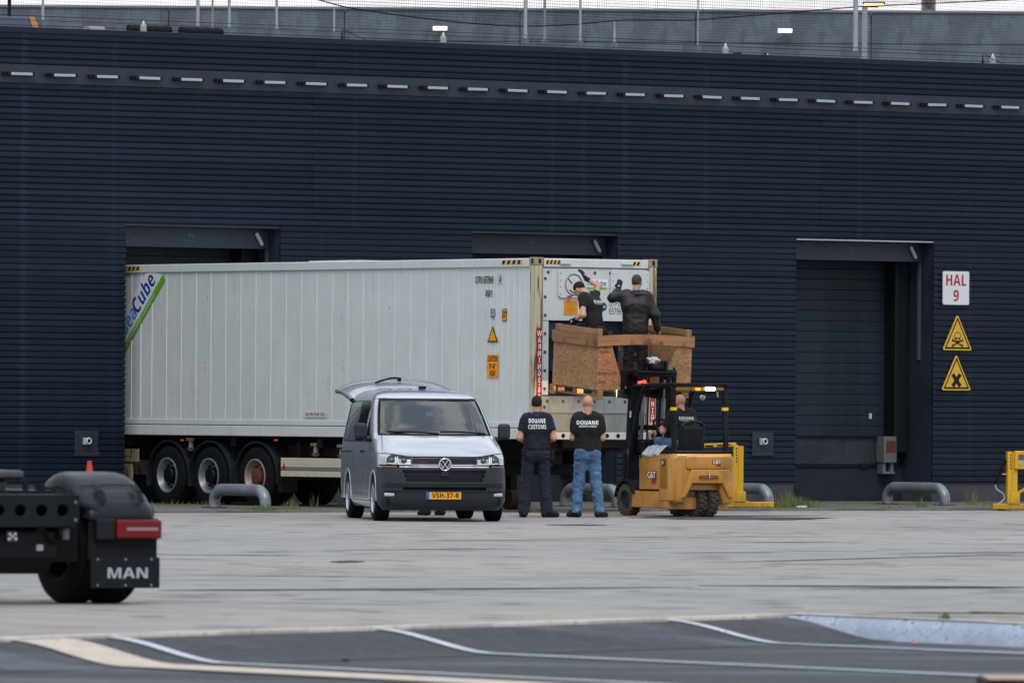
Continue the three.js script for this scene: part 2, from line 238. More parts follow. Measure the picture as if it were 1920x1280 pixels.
{
  const U0 = -17, U1 = 21, segs = [[U0, docks[0][0]], [docks[0][1], docks[1][0]], [docks[1][1], docks[2][0]], [docks[2][1], U1]];
  const ribs = {};
  const rib = (a, b) => { const k = (b - a).toFixed(3); if (!ribs[k]) { const s = poly([[0, -0.01], [0, 0], [0.014, 0.002], [0.03, 0.03], [0.058, 0.034], [0.088, 0.033], [0.103, 0.004], [0.105, -0.01]].map(([y, z]) => [z, y])); ribs[k] = boxUV(ext(s, b - a).rotateY(PI / 2).rotateZ(0)); ribs[k].scale(1, 1, -1); } return ribs[k]; };
  const put = (a, b, y) => {
    const g = new THREE.BufferGeometry(), s = [[0, -0.02], [0, -0.016], [0.016, -0.014], [0.021, 0.028], [0.05, 0.035], [0.056, 0.031], [0.088, 0.035], [0.098, 0.026], [0.103, -0.014], [0.1048, -0.02]], v = [], ix = [], L = b - a;
    const key = L.toFixed(3); let geo = ribs[key];
    if (!geo) { const p = []; for (let i = 0; i < s.length - 1; i++) { const [y0, z0] = s[i], [y1, z1] = s[i + 1]; p.push(0, y0, z0, L, y0, z0, L, y1, z1, 0, y0, z0, L, y1, z1, 0, y1, z1); } for (const X of [0, L]) for (let i = 1; i < s.length - 1; i++) p.push(X, ...s[0], X, ...s[i], X, ...s[i + 1]); g.setAttribute('position', new THREE.Float32BufferAttribute(p, 3)); g.computeVertexNormals(); geo = ribs[key] = boxUV(g); }
    const m = new THREE.Mesh(geo, clad[(rnd() * 3) | 0]); m.name = 'cladding_rib'; m.position.set(a, y, rr(-0.0025, 0.0025)); m.rotation.x = rr(-0.02, 0.02); m.castShadow = m.receiveShadow = true; house.add(m);
  };
  for (let y = 0.36; y < LIN - 0.02; y += PITCH) for (const [a, b] of segs) put(a, b, y);
  for (let y = 0.36 + PITCH * Math.ceil((LIN - 0.02 - 0.36) / PITCH); y < BAND0 - 0.03; y += PITCH) for (const [a, b] of [[U0, -4.302], [-4.298, 6.898], [6.902, U1]]) put(a, b, y);
  for (let y = BAND1; y < H_TOP - 0.1; y += PITCH) for (const [a, b] of [[U0, -4.302], [-4.298, 6.898], [6.902, U1]]) put(a, b, y);
  obj('light_band', bb(U0, U1, BAND0 - 0.01, BAND1, -0.02, 0.012), M_band, house);
  obj('roof_edge', [bb(U0, U1, H_TOP - 0.1, H_TOP, -0.3, 0.05, 0.01), bb(U0, U1, H_TOP - 0.14, H_TOP - 0.1, -0.2, 0.03)], S(0x1a2432, 0.5, 0.1), house);
  obj('roof_deck', bb(U0, U1, H_TOP - 0.35, H_TOP - 0.12, -40, -0.3), S(0x4a4d52, 0.9, 0, { map: grime }), house);
  for (const [a, b] of [[U0, docks[0][0]], [docks[0][1], docks[1][0]], [docks[1][1], docks[2][0]], [docks[2][1], U1]]) { obj('wall_core', bb(a, b, 0.3, LIN, -0.98, -0.013), M_recess, house); obj('plinth', bb(a + 0.01, b - 0.01, 0, 0.33, -0.9, -0.012), S(0x3c3e42, 0.9, 0, { map: grime }), house); }
  obj('wall_core', bb(U0, U1, LIN, H_TOP - 0.15, -0.98, -0.021), M_recess, house);
  obj('back_wall', [bb(U0, U1, 0, 7.6, -40, -39.8), bb(U0, U0 + 0.2, 0, 7.6, -39.8, -0.99), bb(U1 - 0.2, U1, 0, 7.6, -39.8, -0.99)], M_recess, house);
  { const q = [], g0 = new THREE.OctahedronGeometry(0.009); for (let u = U0 + 0.6; u < U1; u += 2.42) for (let y = 0.36 + 0.074; y < 7.0; y += PITCH * 2) { if (docks.some(([a, b]) => u > a - 0.05 && u < b + 0.05) && y < LIN) continue; q.push(g0.clone().translate(u + rr(-0.01, 0.01), y, 0.036)); } const sc = obj('fixing_screw', q, S(0x4a525c, 0.4, 0.5), house); sc.userData.kind = 'stuff'; }
  const tread = tex(128, 128, (u, v) => { const x = u * 8, y = v * 8, d = ((Math.floor(x) + Math.floor(y)) % 2) ? Math.abs((x % 1) - (y % 1)) : Math.abs((x % 1) + (y % 1) - 1); return d < 0.22 && Math.abs((x % 1) - 0.5) < 0.34 ? 1 : 0.25; }, { srgb: false, rep: [3, 3] });
  const M_tread = S(0x2d353e, 0.5, 0.4, { bumpMap: tread, bumpScale: 0.006, map: grime }), M_dockface = S(0x242b33, 0.75, 0, { map: wearMap }), slatGeo = {};
  docks.forEach(([a, b], k) => {
    const d = sub('loading_dock', house, [a, 0, 0]), w = b - a, D = -0.97;
    d.userData.label = ['loading dock swallowing the rear of the container', 'loading dock behind the reefer end of the container', 'empty loading dock with its door shut, beside the hall sign'][k];
    obj('lintel', [bb(0, w - 0.005, LIN - 0.37, LIN - 0.02, -0.34, -0.3, 0.008), bb(0, w - 0.005, LIN - 0.36, LIN - 0.02, D, -0.34)], M_lintel, d);
    obj('lintel_flashing', bb(0.0, w, LIN - 0.02, LIN, -0.3, 0.02), k === 2 ? S(0xa9adb0, 0.5, 0.2) : M_lintel, d);
    obj('emblem', [letters('5', 0.12, { f: fontR }).rotateZ(0.9).translate(w * 0.5, LIN - 0.2, -0.297), letters('DOCKING', 0.035, { f: fontR }).translate(w * 0.47, LIN - 0.27, -0.297)], S(0x5c636c, 0.7), d);
    obj('marker_light', new THREE.CapsuleGeometry(0.035, 0.2, 4, 12).rotateZ(0.55).translate(w - 0.24, LIN - 0.2, -0.27), S(0xa5adb0, 0.4), d);
    for (let i = 0; i < 17; i++) { const h = 0.19, key = w.toFixed(3); slatGeo[key] ??= boxUV(join([bb(0.3, w - 0.36, 0.003, h - 0.003, -0.03, 0, 0.006)])); const m = new THREE.Mesh(slatGeo[key], M_door); m.name = 'door_panel'; m.position.set(0, 1.2 + i * h, D + 0.03 + rr(0, 0.004)); m.castShadow = m.receiveShadow = true; d.add(m); }
    obj('shelter_pad', bb(w - 0.36, w - 0.05, 0.9, LIN - 0.36, D, -0.62, 0.03), M_pad, d); obj('shelter_pad', bb(0.02, 0.3, 0.9, LIN - 0.36, D, -0.62, 0.03), M_pad, d);
    obj('guide_rail', bb(w - 0.035, w - 0.008, 2.6, LIN - 0.36, -0.4, -0.33), S(0x5a5f63, 0.5, 0.4), d);
    obj('dock_face', bb(0, w, 0, 0.66, D - 0.01, -0.86), M_dockface, d); obj('dock_face', bb(0, w, 0.66, 1.2, D, -0.93), M_recess, d);
    const lev = obj('dock_leveller', bb(0.3, w - 0.62, 0.69, 1.17, -0.93, -0.84, 0.01), M_tread, d); lev.userData.label = 'chequer plate dock leveller lip';
    obj('leveller_edge', [bb(0.3, w - 0.62, 1.172, 1.2, -0.93, -0.8), bb(0.3, w - 0.62, 0.64, 0.686, -0.9, -0.83), bb(0.35, 0.55, 0.63, 0.7, -0.86, -0.81), bb(w - 1.0, w - 0.8, 0.63, 0.7, -0.86, -0.81)], M.darkSteel, d);
    for (const x of [0.2, w - 0.46]) { const m = obj('bumper_block', [bb(x - 0.15, x + 0.15, 0.72, 1.2, -0.86, -0.62, 0.015)], [S(0x6f7a80, 0.5, 0.4, { map: wearMap }), M.galv, S(0x6c6f70, 0.65, 0.25, { map: wearMap })][k], d); obj('bumper_spring', [bb(x - 0.13, x - 0.06, 0.52, 0.72, -0.84, -0.68), bb(x + 0.05, x + 0.12, 0.52, 0.72, -0.84, -0.68), bb(x - 0.14, x + 0.14, 0.52, 0.56, -0.84, -0.66)], M.galv, d); if (k === 2) obj('rust_patch', bb(x - 0.1, x + 0.12, 0.9, 1.12, -0.622, -0.617, 0.002), M.rust, d); }
    if (k === 2) obj('door_handle', bb(w - 0.72, w - 0.67, 1.52, 1.62, D + 0.03, D + 0.06), S(0xb5b9bc, 0.4), d);
  });
}
// wall lamps in the flat band
{
  const lampG = join([bb(-0.22, 0.22, -0.024, 0.024, -0.04, 0.03, 0.008)]), endG = join([bb(-0.29, -0.221, -0.03, 0.03, -0.05, 0.045, 0.008)]), capG = join([bb(0.221, 0.255, -0.03, 0.03, -0.05, 0.04, 0.006)]), brG = join([bb(-0.34, -0.291, -0.03, 0.03, -0.05, 0.0)]);
  const lampM = S(0x93a4b0, 0.4), ord = ['first', 'second', 'third', 'fourth', 'fifth', 'sixth', 'seventh', 'eighth', 'ninth', 'tenth', 'eleventh', 'twelfth', 'thirteenth', 'fourteenth', 'fifteenth', 'sixteenth', 'seventeenth', 'eighteenth', 'nineteenth', 'twentieth', 'twenty-first', 'twenty-second', 'twenty-third', 'twenty-fourth', 'twenty-fifth', 'twenty-sixth'];
  const u0 = wall(34, 137)[0], u1 = wall(1889, 201)[0];
  for (let i = 0; i < 26; i++) {
    const u = lerp(u0, u1, i / 25), c = Math.cos(A), s = Math.sin(A), z = 0.07;
    const t = thing('wall_light', `${ord[i]} slim white strip light from the left in the warehouse wall row`, 'wall light', [WO.x + u * c + z * s, 7.235, WO.z - u * s + z * c], A, 'strip lights along the top of the warehouse wall');
    const m = new THREE.Mesh(lampG, lampM); m.name = 'diffuser'; const e = new THREE.Mesh(endG, M.blackPlastic); e.name = 'driver_box'; const e2 = new THREE.Mesh(capG, M.blackPlastic); e2.name = 'end_cap'; const e3 = new THREE.Mesh(brG, M.blackPlastic); e3.name = 'bracket'; for (const q of [m, e, e2, e3]) { q.castShadow = q.receiveShadow = true; t.add(q); } t.rotation.z = rr(-0.008, 0.008);
  }
}
const onWall = (x, y, z) => { const [u, h] = wall(x, y, z), c = Math.cos(A), s = Math.sin(A); return [WO.x + u * c + z * s, h, WO.z - u * s + z * c]; };
// signs
{
  const p = onWall(1793, 540, 0.045), t = thing('hall_sign', 'white rectangular hall number nine sign with red letters', 'sign', p, A, 'wall signs');
  obj('plate', ext(roundRect(0.62, 0.61, 0.035), 0.02, 0.004).translate(0, 0, -0.01), S(0xc9cdd2, 0.4), t);
  obj('lettering', [letters('HAL', 0.2, { sx: 0.95 }).translate(0, 0.045, 0.0125), letters('9', 0.2, { sx: 0.95 }).translate(0, -0.235, 0.0125)], S(0xa01220, 0.5), t);
  const tri = (w, h, r) => { const s = new THREE.Shape(), pts = [[0, h * 0.62], [-w / 2, -h * 0.38], [w / 2, -h * 0.38]]; for (let i = 0; i < 3; i++) { const a = V(...pts[i], 0), b = V(...pts[(i + 1) % 3], 0), c = V(...pts[(i + 2) % 3], 0), q = b.clone().add(a.clone().sub(b).normalize().multiplyScalar(r)), e = b.clone().add(c.clone().sub(b).normalize().multiplyScalar(r)); if (i) s.lineTo(q.x, q.y); else s.moveTo(q.x, q.y); s.quadraticCurveTo(b.x, b.y, e.x, e.y); } s.closePath(); return s; };
  const triSign = (x, y, label) => {
    const g = thing('warning_sign', label, 'sign', onWall(x, y, 0.045), A, 'wall signs');
    obj('plate', ext(tri(0.7, 0.66, 0.06), 0.02, 0.004).translate(0, 0, -0.01), S(0xc9a02a, 0.45), g);
    const ring = tri(0.61, 0.575, 0.03); ring.holes.push(tri(0.52, 0.49, 0.02)); obj('border', new THREE.ShapeGeometry(ring).translate(0, -0.004, 0.0125), M.textBlack, g);
    return g;
  };
  const a = triSign(1795.5, 631, 'yellow triangular warning sign with skull and crossbones'), b = triSign(1793.5, 706, 'yellow triangular warning sign with a black cross');
  const ringS = (rx, ry, w) => { const s = new THREE.Shape(); s.absellipse(0, 0, rx, ry, 0, 2 * PI); const h = new THREE.Path(); h.absellipse(0, 0, rx - w, ry - w, 0, 2 * PI, true); s.holes.push(h); return new THREE.ShapeGeometry(s, 16); };
  const bone = (r) => [new THREE.ShapeGeometry(roundRect(0.25, 0.026, 0.012)).rotateZ(r), ...[-1, 1].flatMap(s => [1, -1].map(q => new THREE.CircleGeometry(0.017, 8).translate(s * 0.125, q * 0.012, 0).rotateZ(r)))];
  obj('skull_symbol', [...bone(0.42).map(g => g.translate(0, -0.115, 0.0125)), ...bone(-0.42).map(g => g.translate(0, -0.115, 0.0125)), ringS(0.078, 0.088, 0.012).translate(0, 0.0, 0.014), new THREE.ShapeGeometry(roundRect(0.08, 0.035, 0.012)).translate(0, -0.1, 0.015), ...[-1, 1].map(s => new THREE.CircleGeometry(0.022, 10).translate(s * 0.032, -0.03, 0.015)), new THREE.CircleGeometry(0.011, 3).rotateZ(PI / 2).translate(0, -0.062, 0.015)], M.textBlack, a);
  obj('skull_fill', [new THREE.CircleGeometry(0.072, 20).scale(1, 1.1, 1).translate(0, 0, 0.0133)], S(0xc9a02a, 0.45), a);
  obj('cross_symbol', [new THREE.ShapeGeometry(roundRect(0.285, 0.075, 0.004)).rotateZ(0.88).translate(0, -0.065, 0.0125), new THREE.ShapeGeometry(roundRect(0.285, 0.075, 0.004)).rotateZ(-0.88).translate(0, -0.065, 0.0133)], M.textBlack, b);
}
// round sockets in dark plates on the wall
for (const [x, y, l] of [[162, 827, 'white round wall socket on a dark plate left of the container'], [1431, 828, 'white round wall socket on a dark plate right of the forklift']]) {
  const t = thing('wall_socket', l, 'socket', onWall(x, y, 0.05), A, 'wall sockets');
  obj('plate', [bb(-0.24, 0.24, -0.17, 0.17, -0.045, 0.0, 0.008), ext([[-0.24, -0.17], [0.24, -0.17], [0.26, -0.25], [-0.26, -0.25]], 0.04).translate(0, 0, -0.035)], M_recess, t);
  obj('socket_box', bb(-0.09, 0.0, -0.06, 0.06, 0, 0.05, 0.01), S(0x9aa5a0, 0.5), t); obj('socket_ring', new THREE.TorusGeometry(0.045, 0.016, 8, 20).translate(0.0, 0.005, 0.065), S(0xb9bcb0, 0.4), t); obj('socket_core', cyl(0.036, 0.036, 0.05, 0.0, 0.005, 0.045, 'z'), M.black, t);
}
// ---------------------------------------------------------------- refrigerated container
const CO = at(1003, 700, 135.8); CO.y = 1.18;
const front = (x, y, off = 0) => frameHit(x, y, CO, A, 'z', off), side = (x, y) => frameHit(x, y, CO, A, 'x', 0);
const CW = 2.44, CH = 2.896, CL = 12.19;
const rustStreak = tex(1024, 512, (u, v) => {
  const st = sstep(0.66, 0.86, tf(u, v, 120, 3, 3, 81)) * sstep(0.45, 0.7, tf(u, v, 9, 4, 3, 84)), sp = 0.7 * sstep(0.82, 0.87, tf(u, v, 60, 50, 3, 88)), b = tf(u, v, 8, 8, 4, 90), f = tf(u, v, 200, 6, 2, 95);
  const k = 0.92 + 0.06 * (b - 0.5) + 0.05 * (f - 0.5), r = clamp(st * 0.18 + sp * 0.55);
  return [lerp(k, 0.55, r), lerp(k, 0.42, r), lerp(k, 0.32, r)];
}, { rep: [0.25, 0.34] });
const rustHeavy = tex(512, 512, (u, v) => { const a = tf(u, v, 40, 5, 4, 101), b = tf(u, v, 10, 6, 4, 103), r = sstep(0.52, 0.68, a * 0.55 + b * 0.45), k = 0.9 + 0.1 * (b - 0.5), d = 0.3 * tf(u, v, 50, 50, 2, 108); return [lerp(k, 0.42 + d, r), lerp(k * 0.98, 0.26 + d * 0.8, r), lerp(k * 0.9, 0.15 + d * 0.6, r)]; }, { rep: [0.9, 0.4] });
const M_cont = S(0xd0d7d8, 0.5, 0, { map: rustStreak, roughnessMap: roughMap }), M_contEnd = S(0xd2d8d8, 0.45, 0.05, { map: rustStreak }), M_post = S(0xc4c5b6, 0.6, 0, { map: rustHeavy }), M_alu = S(0x8f9898, 0.5, 0.25, { map: grime });
const box = thing('refrigerated_container', 'long white refrigerated shipping container parked at the dock', 'container', CO, A);
{
  // side panels between raised joints, as spaced in the photograph
  let zs = [0.16];
  for (let k = 0; k < 7; k++) zs.push(zs[zs.length - 1] + 0.155);
  while (zs[zs.length - 1] < CL - 1.6) zs.push(zs[zs.length - 1] + 0.44);
  const last = zs[zs.length - 1], rest = CL - 0.14 - last; for (const q of [0.3, 0.55, 0.75, 0.9, 1]) zs.push(last + rest * q);
  const YB = 0.27, YT = CH - 0.15;
  for (let i = 0; i < zs.length - 1; i++) obj('side_panel', bb(0.03, 0.07, YB, YT, -zs[i + 1] + 0.0095, -zs[i] - 0.0095), M_cont, box);
  for (let i = 1; i < zs.length - 1; i++) obj('panel_joint', bb(0.018, 0.07, YB, YT, -zs[i] - 0.01, -zs[i] + 0.01, 0.006), M_cont, box);
  obj('top_rail', [bb(0, 0.1, CH - 0.15, CH - 0.01, -CL + 0.15, -0.15, 0.015), bb(CW - 0.1, CW, CH - 0.15, CH - 0.01, -CL + 0.15, -0.15, 0.015)], M_cont, box);
  obj('bottom_rail', [bb(0.0, 0.1, 0.0, 0.17, -CL + 0.15, -0.15, 0.012), bb(0.012, 0.1, 0.185, 0.27, -CL + 0.15, -0.15, 0.006), bb(CW - 0.1, CW, 0, 0.27, -CL + 0.15, -0.15)], M_cont, box);
  obj('roof', [bb(0.05, CW - 0.05, CH - 0.05, CH - 0.02, -CL + 0.05, -0.05), bb(0.5, 1.5, CH - 0.02, CH + 0.02, -7.0, -5.6, 0.01)], M_white2(), box);
  obj('inner_wall', [bb(0.07, 0.12, 0.1, YT, -CL + 0.05, -0.1), bb(CW - 0.07, CW - 0.02, 0.2, YT, -CL + 0.05, -0.1), bb(0.1, CW - 0.1, 0.02, 0.1, -CL + 0.05, -0.05), bb(0.1, CW - 0.1, 0.1, YT, -CL + 0.02, -CL + 0.08)], M_alu, box);
  const ds = 0.178;
  for (const [x, z] of [[0, 0], [CW - 0.16, 0], [0, -CL + 0.16], [CW - 0.16, -CL + 0.16]]) {
    obj('corner_post', bb(x + 0.004, x + 0.156, 0.11, CH - 0.11, z - 0.156, z - 0.004, 0.012), M_post, box);
    for (const y of [0, CH - 0.118]) {
      const c = obj('corner_casting', bb(x - 0.006, x + 0.166, y - 0.004, y + 0.122, z - 0.17, z + 0.006, 0.012), S(0xa39a86, 0.7, 0.1, { map: rustHeavy }), box);
      obj('casting_hole', [ext(roundRect(0.05, 0.08, 0.024), 0.004).translate(x + 0.08, y + 0.06, z + 0.0045), ext(roundRect(0.05, 0.08, 0.024), 0.004).rotateY(-PI / 2).translate(x - 0.0045, y + 0.06, z - 0.08)], M.black, c);
    }
  }
  // reefer end
  const e = box, zf = -0.03, end = S(0xced5d7, 0.42, 0.1, { map: rustStreak });
  obj('header', [bb(0.17, CW - 0.17, CH - 0.15, CH - 0.01, -0.1, 0.0, 0.015), bx(0.2, 0.09, 0.05, 0.58, CH - 0.06, 0.02, 0.015), bx(0.22, 0.05, 0.04, 1.82, CH - 0.07, 0.02, 0.01)], M_contEnd, e);
  const yMid = front(1150, 602)[1], yLow = front(1100, 743)[1];
  obj('upper_panel', [bb(0.17, CW - 0.19, yMid, CH - 0.16, -0.06, zf, 0.005)], end, e);
  obj('side_strip', [bb(0.17, 0.29, yLow + 0.02, yMid - 0.01, -0.06, zf, 0.005), bb(CW - 0.31, CW - 0.19, yLow + 0.02, yMid - 0.01, -0.06, zf, 0.005)], end, e);
  obj('lower_panel', [bb(0.17, CW - 0.19, 0.42, yLow, -0.06, zf, 0.005)], S(0x949b9c, 0.5, 0.2, { map: grime }), e);
  obj('lower_plate', bb(0.17, CW - 0.19, 0.13, 0.415, -0.09, zf - 0.02), S(0x8c9090, 0.6, 0.1, { map: grime }), e);
  obj('sill', [bb(0.17, CW - 0.17, -0.0, 0.12, -0.12, 0.0, 0.012)], M_contEnd, e);
  for (let i = 0; i < 9; i++) obj('lifting_hole', cyl(0.036, 0.036, 0.01, 0.35 + i * 0.22, 0.06, 0.001, 'z', 12), M.black, e);
  const boltG = new THREE.SphereGeometry(0.026, 10, 6), boltM = S(0x5d5148, 0.6, 0.4, { map: wearMap }), bolt = (x, y) => { const m = new THREE.Mesh(boltG, boltM); m.name = 'bolt'; m.position.set(x, y, zf); m.castShadow = m.receiveShadow = true; e.add(m); };
  for (let i = 0; i < 7; i++) bolt(lerp(0.27, CW - 0.3, i / 6), CH - 0.23);
  for (let i = 0; i < 8; i++) { bolt(0.215, CH - 0.33 - i * 0.293); if (i < 4) bolt(CW - 0.23, CH - 0.33 - i * 0.293); }
  for (let i = 0; i < 7; i++) bolt(lerp(0.27, CW - 0.3, i / 6), yLow - 0.08);
  // dark blue machinery behind the lower opening
  const navy = S(0x122036, 0.55, 0.1, { map: grime });
  const mach = obj('machinery', [bb(0.29, CW - 0.31, yLow, yMid, -0.7, -0.35), bb(0.3, 1.0, yMid - 0.3, yMid - 0.02, -0.35, -0.08, 0.03), bb(1.25, 1.62, yMid - 0.9, yMid - 0.15, -0.35, -0.07, 0.03), bb(1.75, 2.1, yMid - 1.0, yMid - 0.3, -0.35, -0.12, 0.04), cyl(0.11, 0.11, 0.7, 0.8, yLow + 0.3, -0.2, 'x')], navy, e);
  obj('machinery_label', bb(1.3, 1.52, yMid - 0.68, yMid - 0.5, -0.07, -0.062), S(0xa5a8a4, 0.6), mach); obj('machinery_label', bb(1.31, 1.4, yMid - 0.55, yMid - 0.52, -0.062, -0.058), M.red, mach);
  const hatch = (x, y, w, h, r, z = 0.012) => { const g = obj('hatch', ext(roundRect(w, h, r, x, y), 0.03, 0.006).translate(0, 0, zf), end, e); for (let i = 0; i < 4; i++) for (const s of [-1, 1]) obj('hatch_bolt', new THREE.SphereGeometry(0.01, 6, 4).translate(x + s * (w / 2 - 0.04), y + (i - 1.5) * h / 4.2, zf + 0.03), boltM, g); return g; };
  const p = front(1074, 532), h1 = hatch(p[0], p[1], 0.56, 0.45, 0.06); obj('hatch_ring', new THREE.TorusGeometry(0.165, 0.012, 8, 32).translate(p[0] + 0.02, p[1] - 0.01, zf + 0.03), M.steel, h1); obj('hatch_spoke', [bx(0.12, 0.012, 0.01, p[0] - 0.06, p[1] + 0.05, zf + 0.034, 0, 0, 0, -0.8), bx(0.1, 0.012, 0.01, p[0] - 0.02, p[1] - 0.12, zf + 0.034, 0, 0, 0, -0.5)], M.darkSteel, h1);
  const q = front(1182, 534); hatch(q[0], q[1], 0.78, 0.47, 0.05);
  // prints and stickers on the reefer end
  const print = (name, g, mat, x, y, z, parent = e) => { const a = front(x, y, z); return obj(name, (Array.isArray(g) ? join(g) : g).translate(a[0], a[1], z), mat, parent); };
  const sticker = (name, w, h, mat, x, y, z) => print(name, bx(w, h, 0.003), mat, x, y, z);
  const oj = S(0xd08a16, 0.55, 0, { map: grime });
  const ds2 = sticker('data_sticker', 0.27, 0.24, oj, 1070.5, 577, zf + 0.004); obj('sticker_text', [0, 1, 2, 3, 4, 5].map(i => bx(0.22 - (i % 3) * 0.05, 0.006, 0.001, 0, 0, 0)).map((g, i) => { const a = front(1070.5, 577, zf); return g.translate(a[0], a[1] + 0.09 - i * 0.035, zf + 0.0065); }), S(0x6b4a12, 0.6), ds2);
  sticker('logo_plate', 0.5, 0.165, S(0xd4d9db, 0.5), 1116, 533, zf + 0.003);
  print('logo_name', [letters('sea', 0.075, { sx: 0.9 }).translate(-0.145, 0, 0)], S(0x2a8ccb, 0.5), 1118, 536, zf + 0.006); print('logo_name', [letters('Cube', 0.082, { sx: 0.82 }).translate(0.095, 0, 0)], S(0x0b3c9c, 0.5), 1118, 536, zf + 0.006); sticker('logo_bar', 0.48, 0.035, S(0x57a51e, 0.5), 1116, 540, zf + 0.006);
  print('owner_code', [letters('OTPU', 0.1, { sx: 0.68, f: fontR, align: 'left' })], M.textBlack, 1142.5, 574, zf + 0.003); print('serial_number', [letters('657969', 0.1, { sx: 0.64, f: fontR, align: 'left' })], M.textBlack, 1142.5, 589, zf + 0.003);
  print('maker_badge', [new THREE.CircleGeometry(0.1, 24).scale(1, 0.75, 1)], S(0x122a6a, 0.5), 1129, 575, zf + 0.003); print('badge_text', [letters('Carrier', 0.04, { sx: 0.8, skew: 0.2 })], M.textWhite, 1129, 577, zf + 0.006);
  print('red_marks', [bx(0.09, 0.035, 0.002, 0, 0, 0), bx(0.05, 0.02, 0.002, 0.06, 0.025, 0), bx(0.06, 0.014, 0.002, -0.01, -0.05, 0)], M.red, 1068, 556, zf + 0.034);
  // hazard stripes
  const haz = (x0, x1, y, z, sideways) => { const g = [], L = x1 - x0; const bk = []; const n = 4; for (let i = 0; i < n; i++) { const a = i / n * L; bk.push(ext([[a, 0], [a + L / n * 0.5, 0], [a + L / n * 0.5 + (a + L / n * 0.9 > L ? 0 : 0.03), 0.06], [a + 0.03, 0.06]], 0.003)); } const base = ext([[0, 0], [L, 0], [L, 0.06], [0, 0.06]], 0.003); const place = h => sideways ? h.rotateY(-PI / 2).translate(-0.002, y, x0) : h.translate(x0, y, z); const b = obj('hazard_sticker', place(base), S(0xd8a61c, 0.5), e); obj('hazard_stripe', bk.map(h => { place(h.translate(0, 0, 0.0025)); return sideways ? h.translate(-0.0, 0, 0) : h; }), M.textBlack, b); };
  haz(0.2, 0.5, CH - 0.1, 0.002); haz(1.78, 2.1, CH - 0.1, 0.002); haz(-0.9, -0.35, CH - 0.1, 0, true); haz(-CL + 0.45, -CL + 0.95, CH - 0.1, 0, true);
  // warning strips on both front posts: mirror-written letters, stacked
  for (const [x, txt] of [[0.085, 'WARNING9\'6"HIGH'], [CW - 0.075, 'WARNING9\'6"HIGH']]) { const s = obj('warning_strip', bb(x - 0.055, x + 0.055, 0.28, CH - 1.12, -0.004, -0.0015), S(0x8e1322, 0.5), e); let y = CH - 1.25; const gs = []; for (const ch of txt) { gs.push(letters(ch, ch === "'" || ch === '"' ? 0.085 : 0.085, { sx: -0.85 }).scale(1, 1, 1).translate(x, y, 0.002)); y -= ch === "'" ? 0.05 : 0.106; } obj('warning_letters', gs, Object.assign(M.textWhite.clone(), { side: DBL }), s); }
  // prints on the long side
  const sprint = (name, g, mat, x, y, parent = e) => { const a = side(x, y); const h = (Array.isArray(g) ? join(g) : g).rotateY(-PI / 2); return obj(name, h.translate(0.013, a[1], a[2]), mat, parent); };
  const stx = 1;
  sprint('container_number', [letters('OTPU 657969', 0.112, { sx: 0.5,  align: 'left' })], M.textBlack, 890, 531); sprint('check_digit', [letters('4', 0.112, { sx: 0.55 })], M.textBlack, 936, 530); sprint('check_box', [bx(0.1, 0.004, 0.001, 0, 0.13, 0), bx(0.1, 0.004, 0.001, 0, -0.02, 0), bx(0.004, 0.15, 0.001, 0.05, 0.055, 0), bx(0.004, 0.15, 0.001, -0.05, 0.055, 0)], M.textBlack, 936, 530);
  sprint('size_code', [letters('45R1', 0.108, { sx: 0.56 })], M.textBlack, 915, 556);
  const sq = sprint('symbol_plate', [bx(0.12, 0.12, 0.003)], M.textBlack, 922.5, 586); const ssub = (n, g, m, x, y, par, dz) => { const a = side(x, y), h = g.rotateY(-PI / 2); obj(n, h.translate(0.013 - dz, a[1], a[2]), m, par); };
  ssub('symbol_field', bx(0.1, 0.1, 0.003), S(0xa9b4b8, 0.5), 922.5, 586, sq, 0.002); ssub('symbol_text', letters('ic', 0.07), M.textBlack, 922.5, 589, sq, 0.006); ssub('symbol_text', letters('70', 0.05, { f: fontR }), M.textBlack, 922.5, 599.5, sq, 0.002);
  const hs = sprint('height_sticker', [bx(0.13, 0.19, 0.003)], M.textBlack, 945, 590); ssub('sticker_field', bx(0.11, 0.17, 0.003), S(0xd98d12, 0.5), 945, 590, hs, 0.002); ssub('sticker_text', letters("2,9m", 0.045, { sx: 0.8 }), M.textBlack, 945, 588, hs, 0.006); ssub('sticker_text', letters("9'6\"", 0.05, { sx: 0.9 }), M.textBlack, 945, 596, hs, 0.006);
  const ts = sprint('triangle_sticker', ext([[-0.14, -0.12], [0.14, -0.12], [0, 0.14]], 0.003), M.textBlack, 922.5, 627); ssub('triangle_field', ext([[-0.105, -0.1], [0.105, -0.1], [0, 0.095]], 0.003), S(0xd98d12, 0.5), 922.5, 627, ts, 0.002);
  const cs = sprint('caution_sticker', bx(0.3, 0.365, 0.003), S(0xd98d12, 0.5), 922.5, 686); ssub('caution_text', letters('CAUTION', 0.09, { sx: 0.47 }), M.textBlack, 922.5, 677.5, cs, 0.004); ssub('caution_text', letters("9'-6\"", 0.085, { sx: 0.75 }), M.textBlack, 922.5, 691.5, cs, 0.004); ssub('caution_text', letters('HIGH', 0.09, { sx: 0.47 }), M.textBlack, 922.5, 704.5, cs, 0.004);
  const fk = sprint('fork_notice', bx(0.62, 0.095, 0.003), S(0xc4cacb, 0.5), 589.5, 776.5); ssub('fork_text', letters('Use No Fork Lifts', 0.062, { sx: 0.8 }), S(0x8a1626, 0.5), 589.5, 779.5, fk, 0.004);
  // slanted owner decal at the far end
  const L0 = side(303, 515), L1 = side(234, 640), dz = L1[2] - L0[2], dy = L1[1] - L0[1], ang = Math.atan2(-dy, -dz); // measured in the side plane: right = +z
  const decal = new THREE.Group(); decal.name = 'owner_decal'; decal.position.set(0.013, L0[1], L0[2]); decal.rotation.y = -PI / 2; e.add(decal);
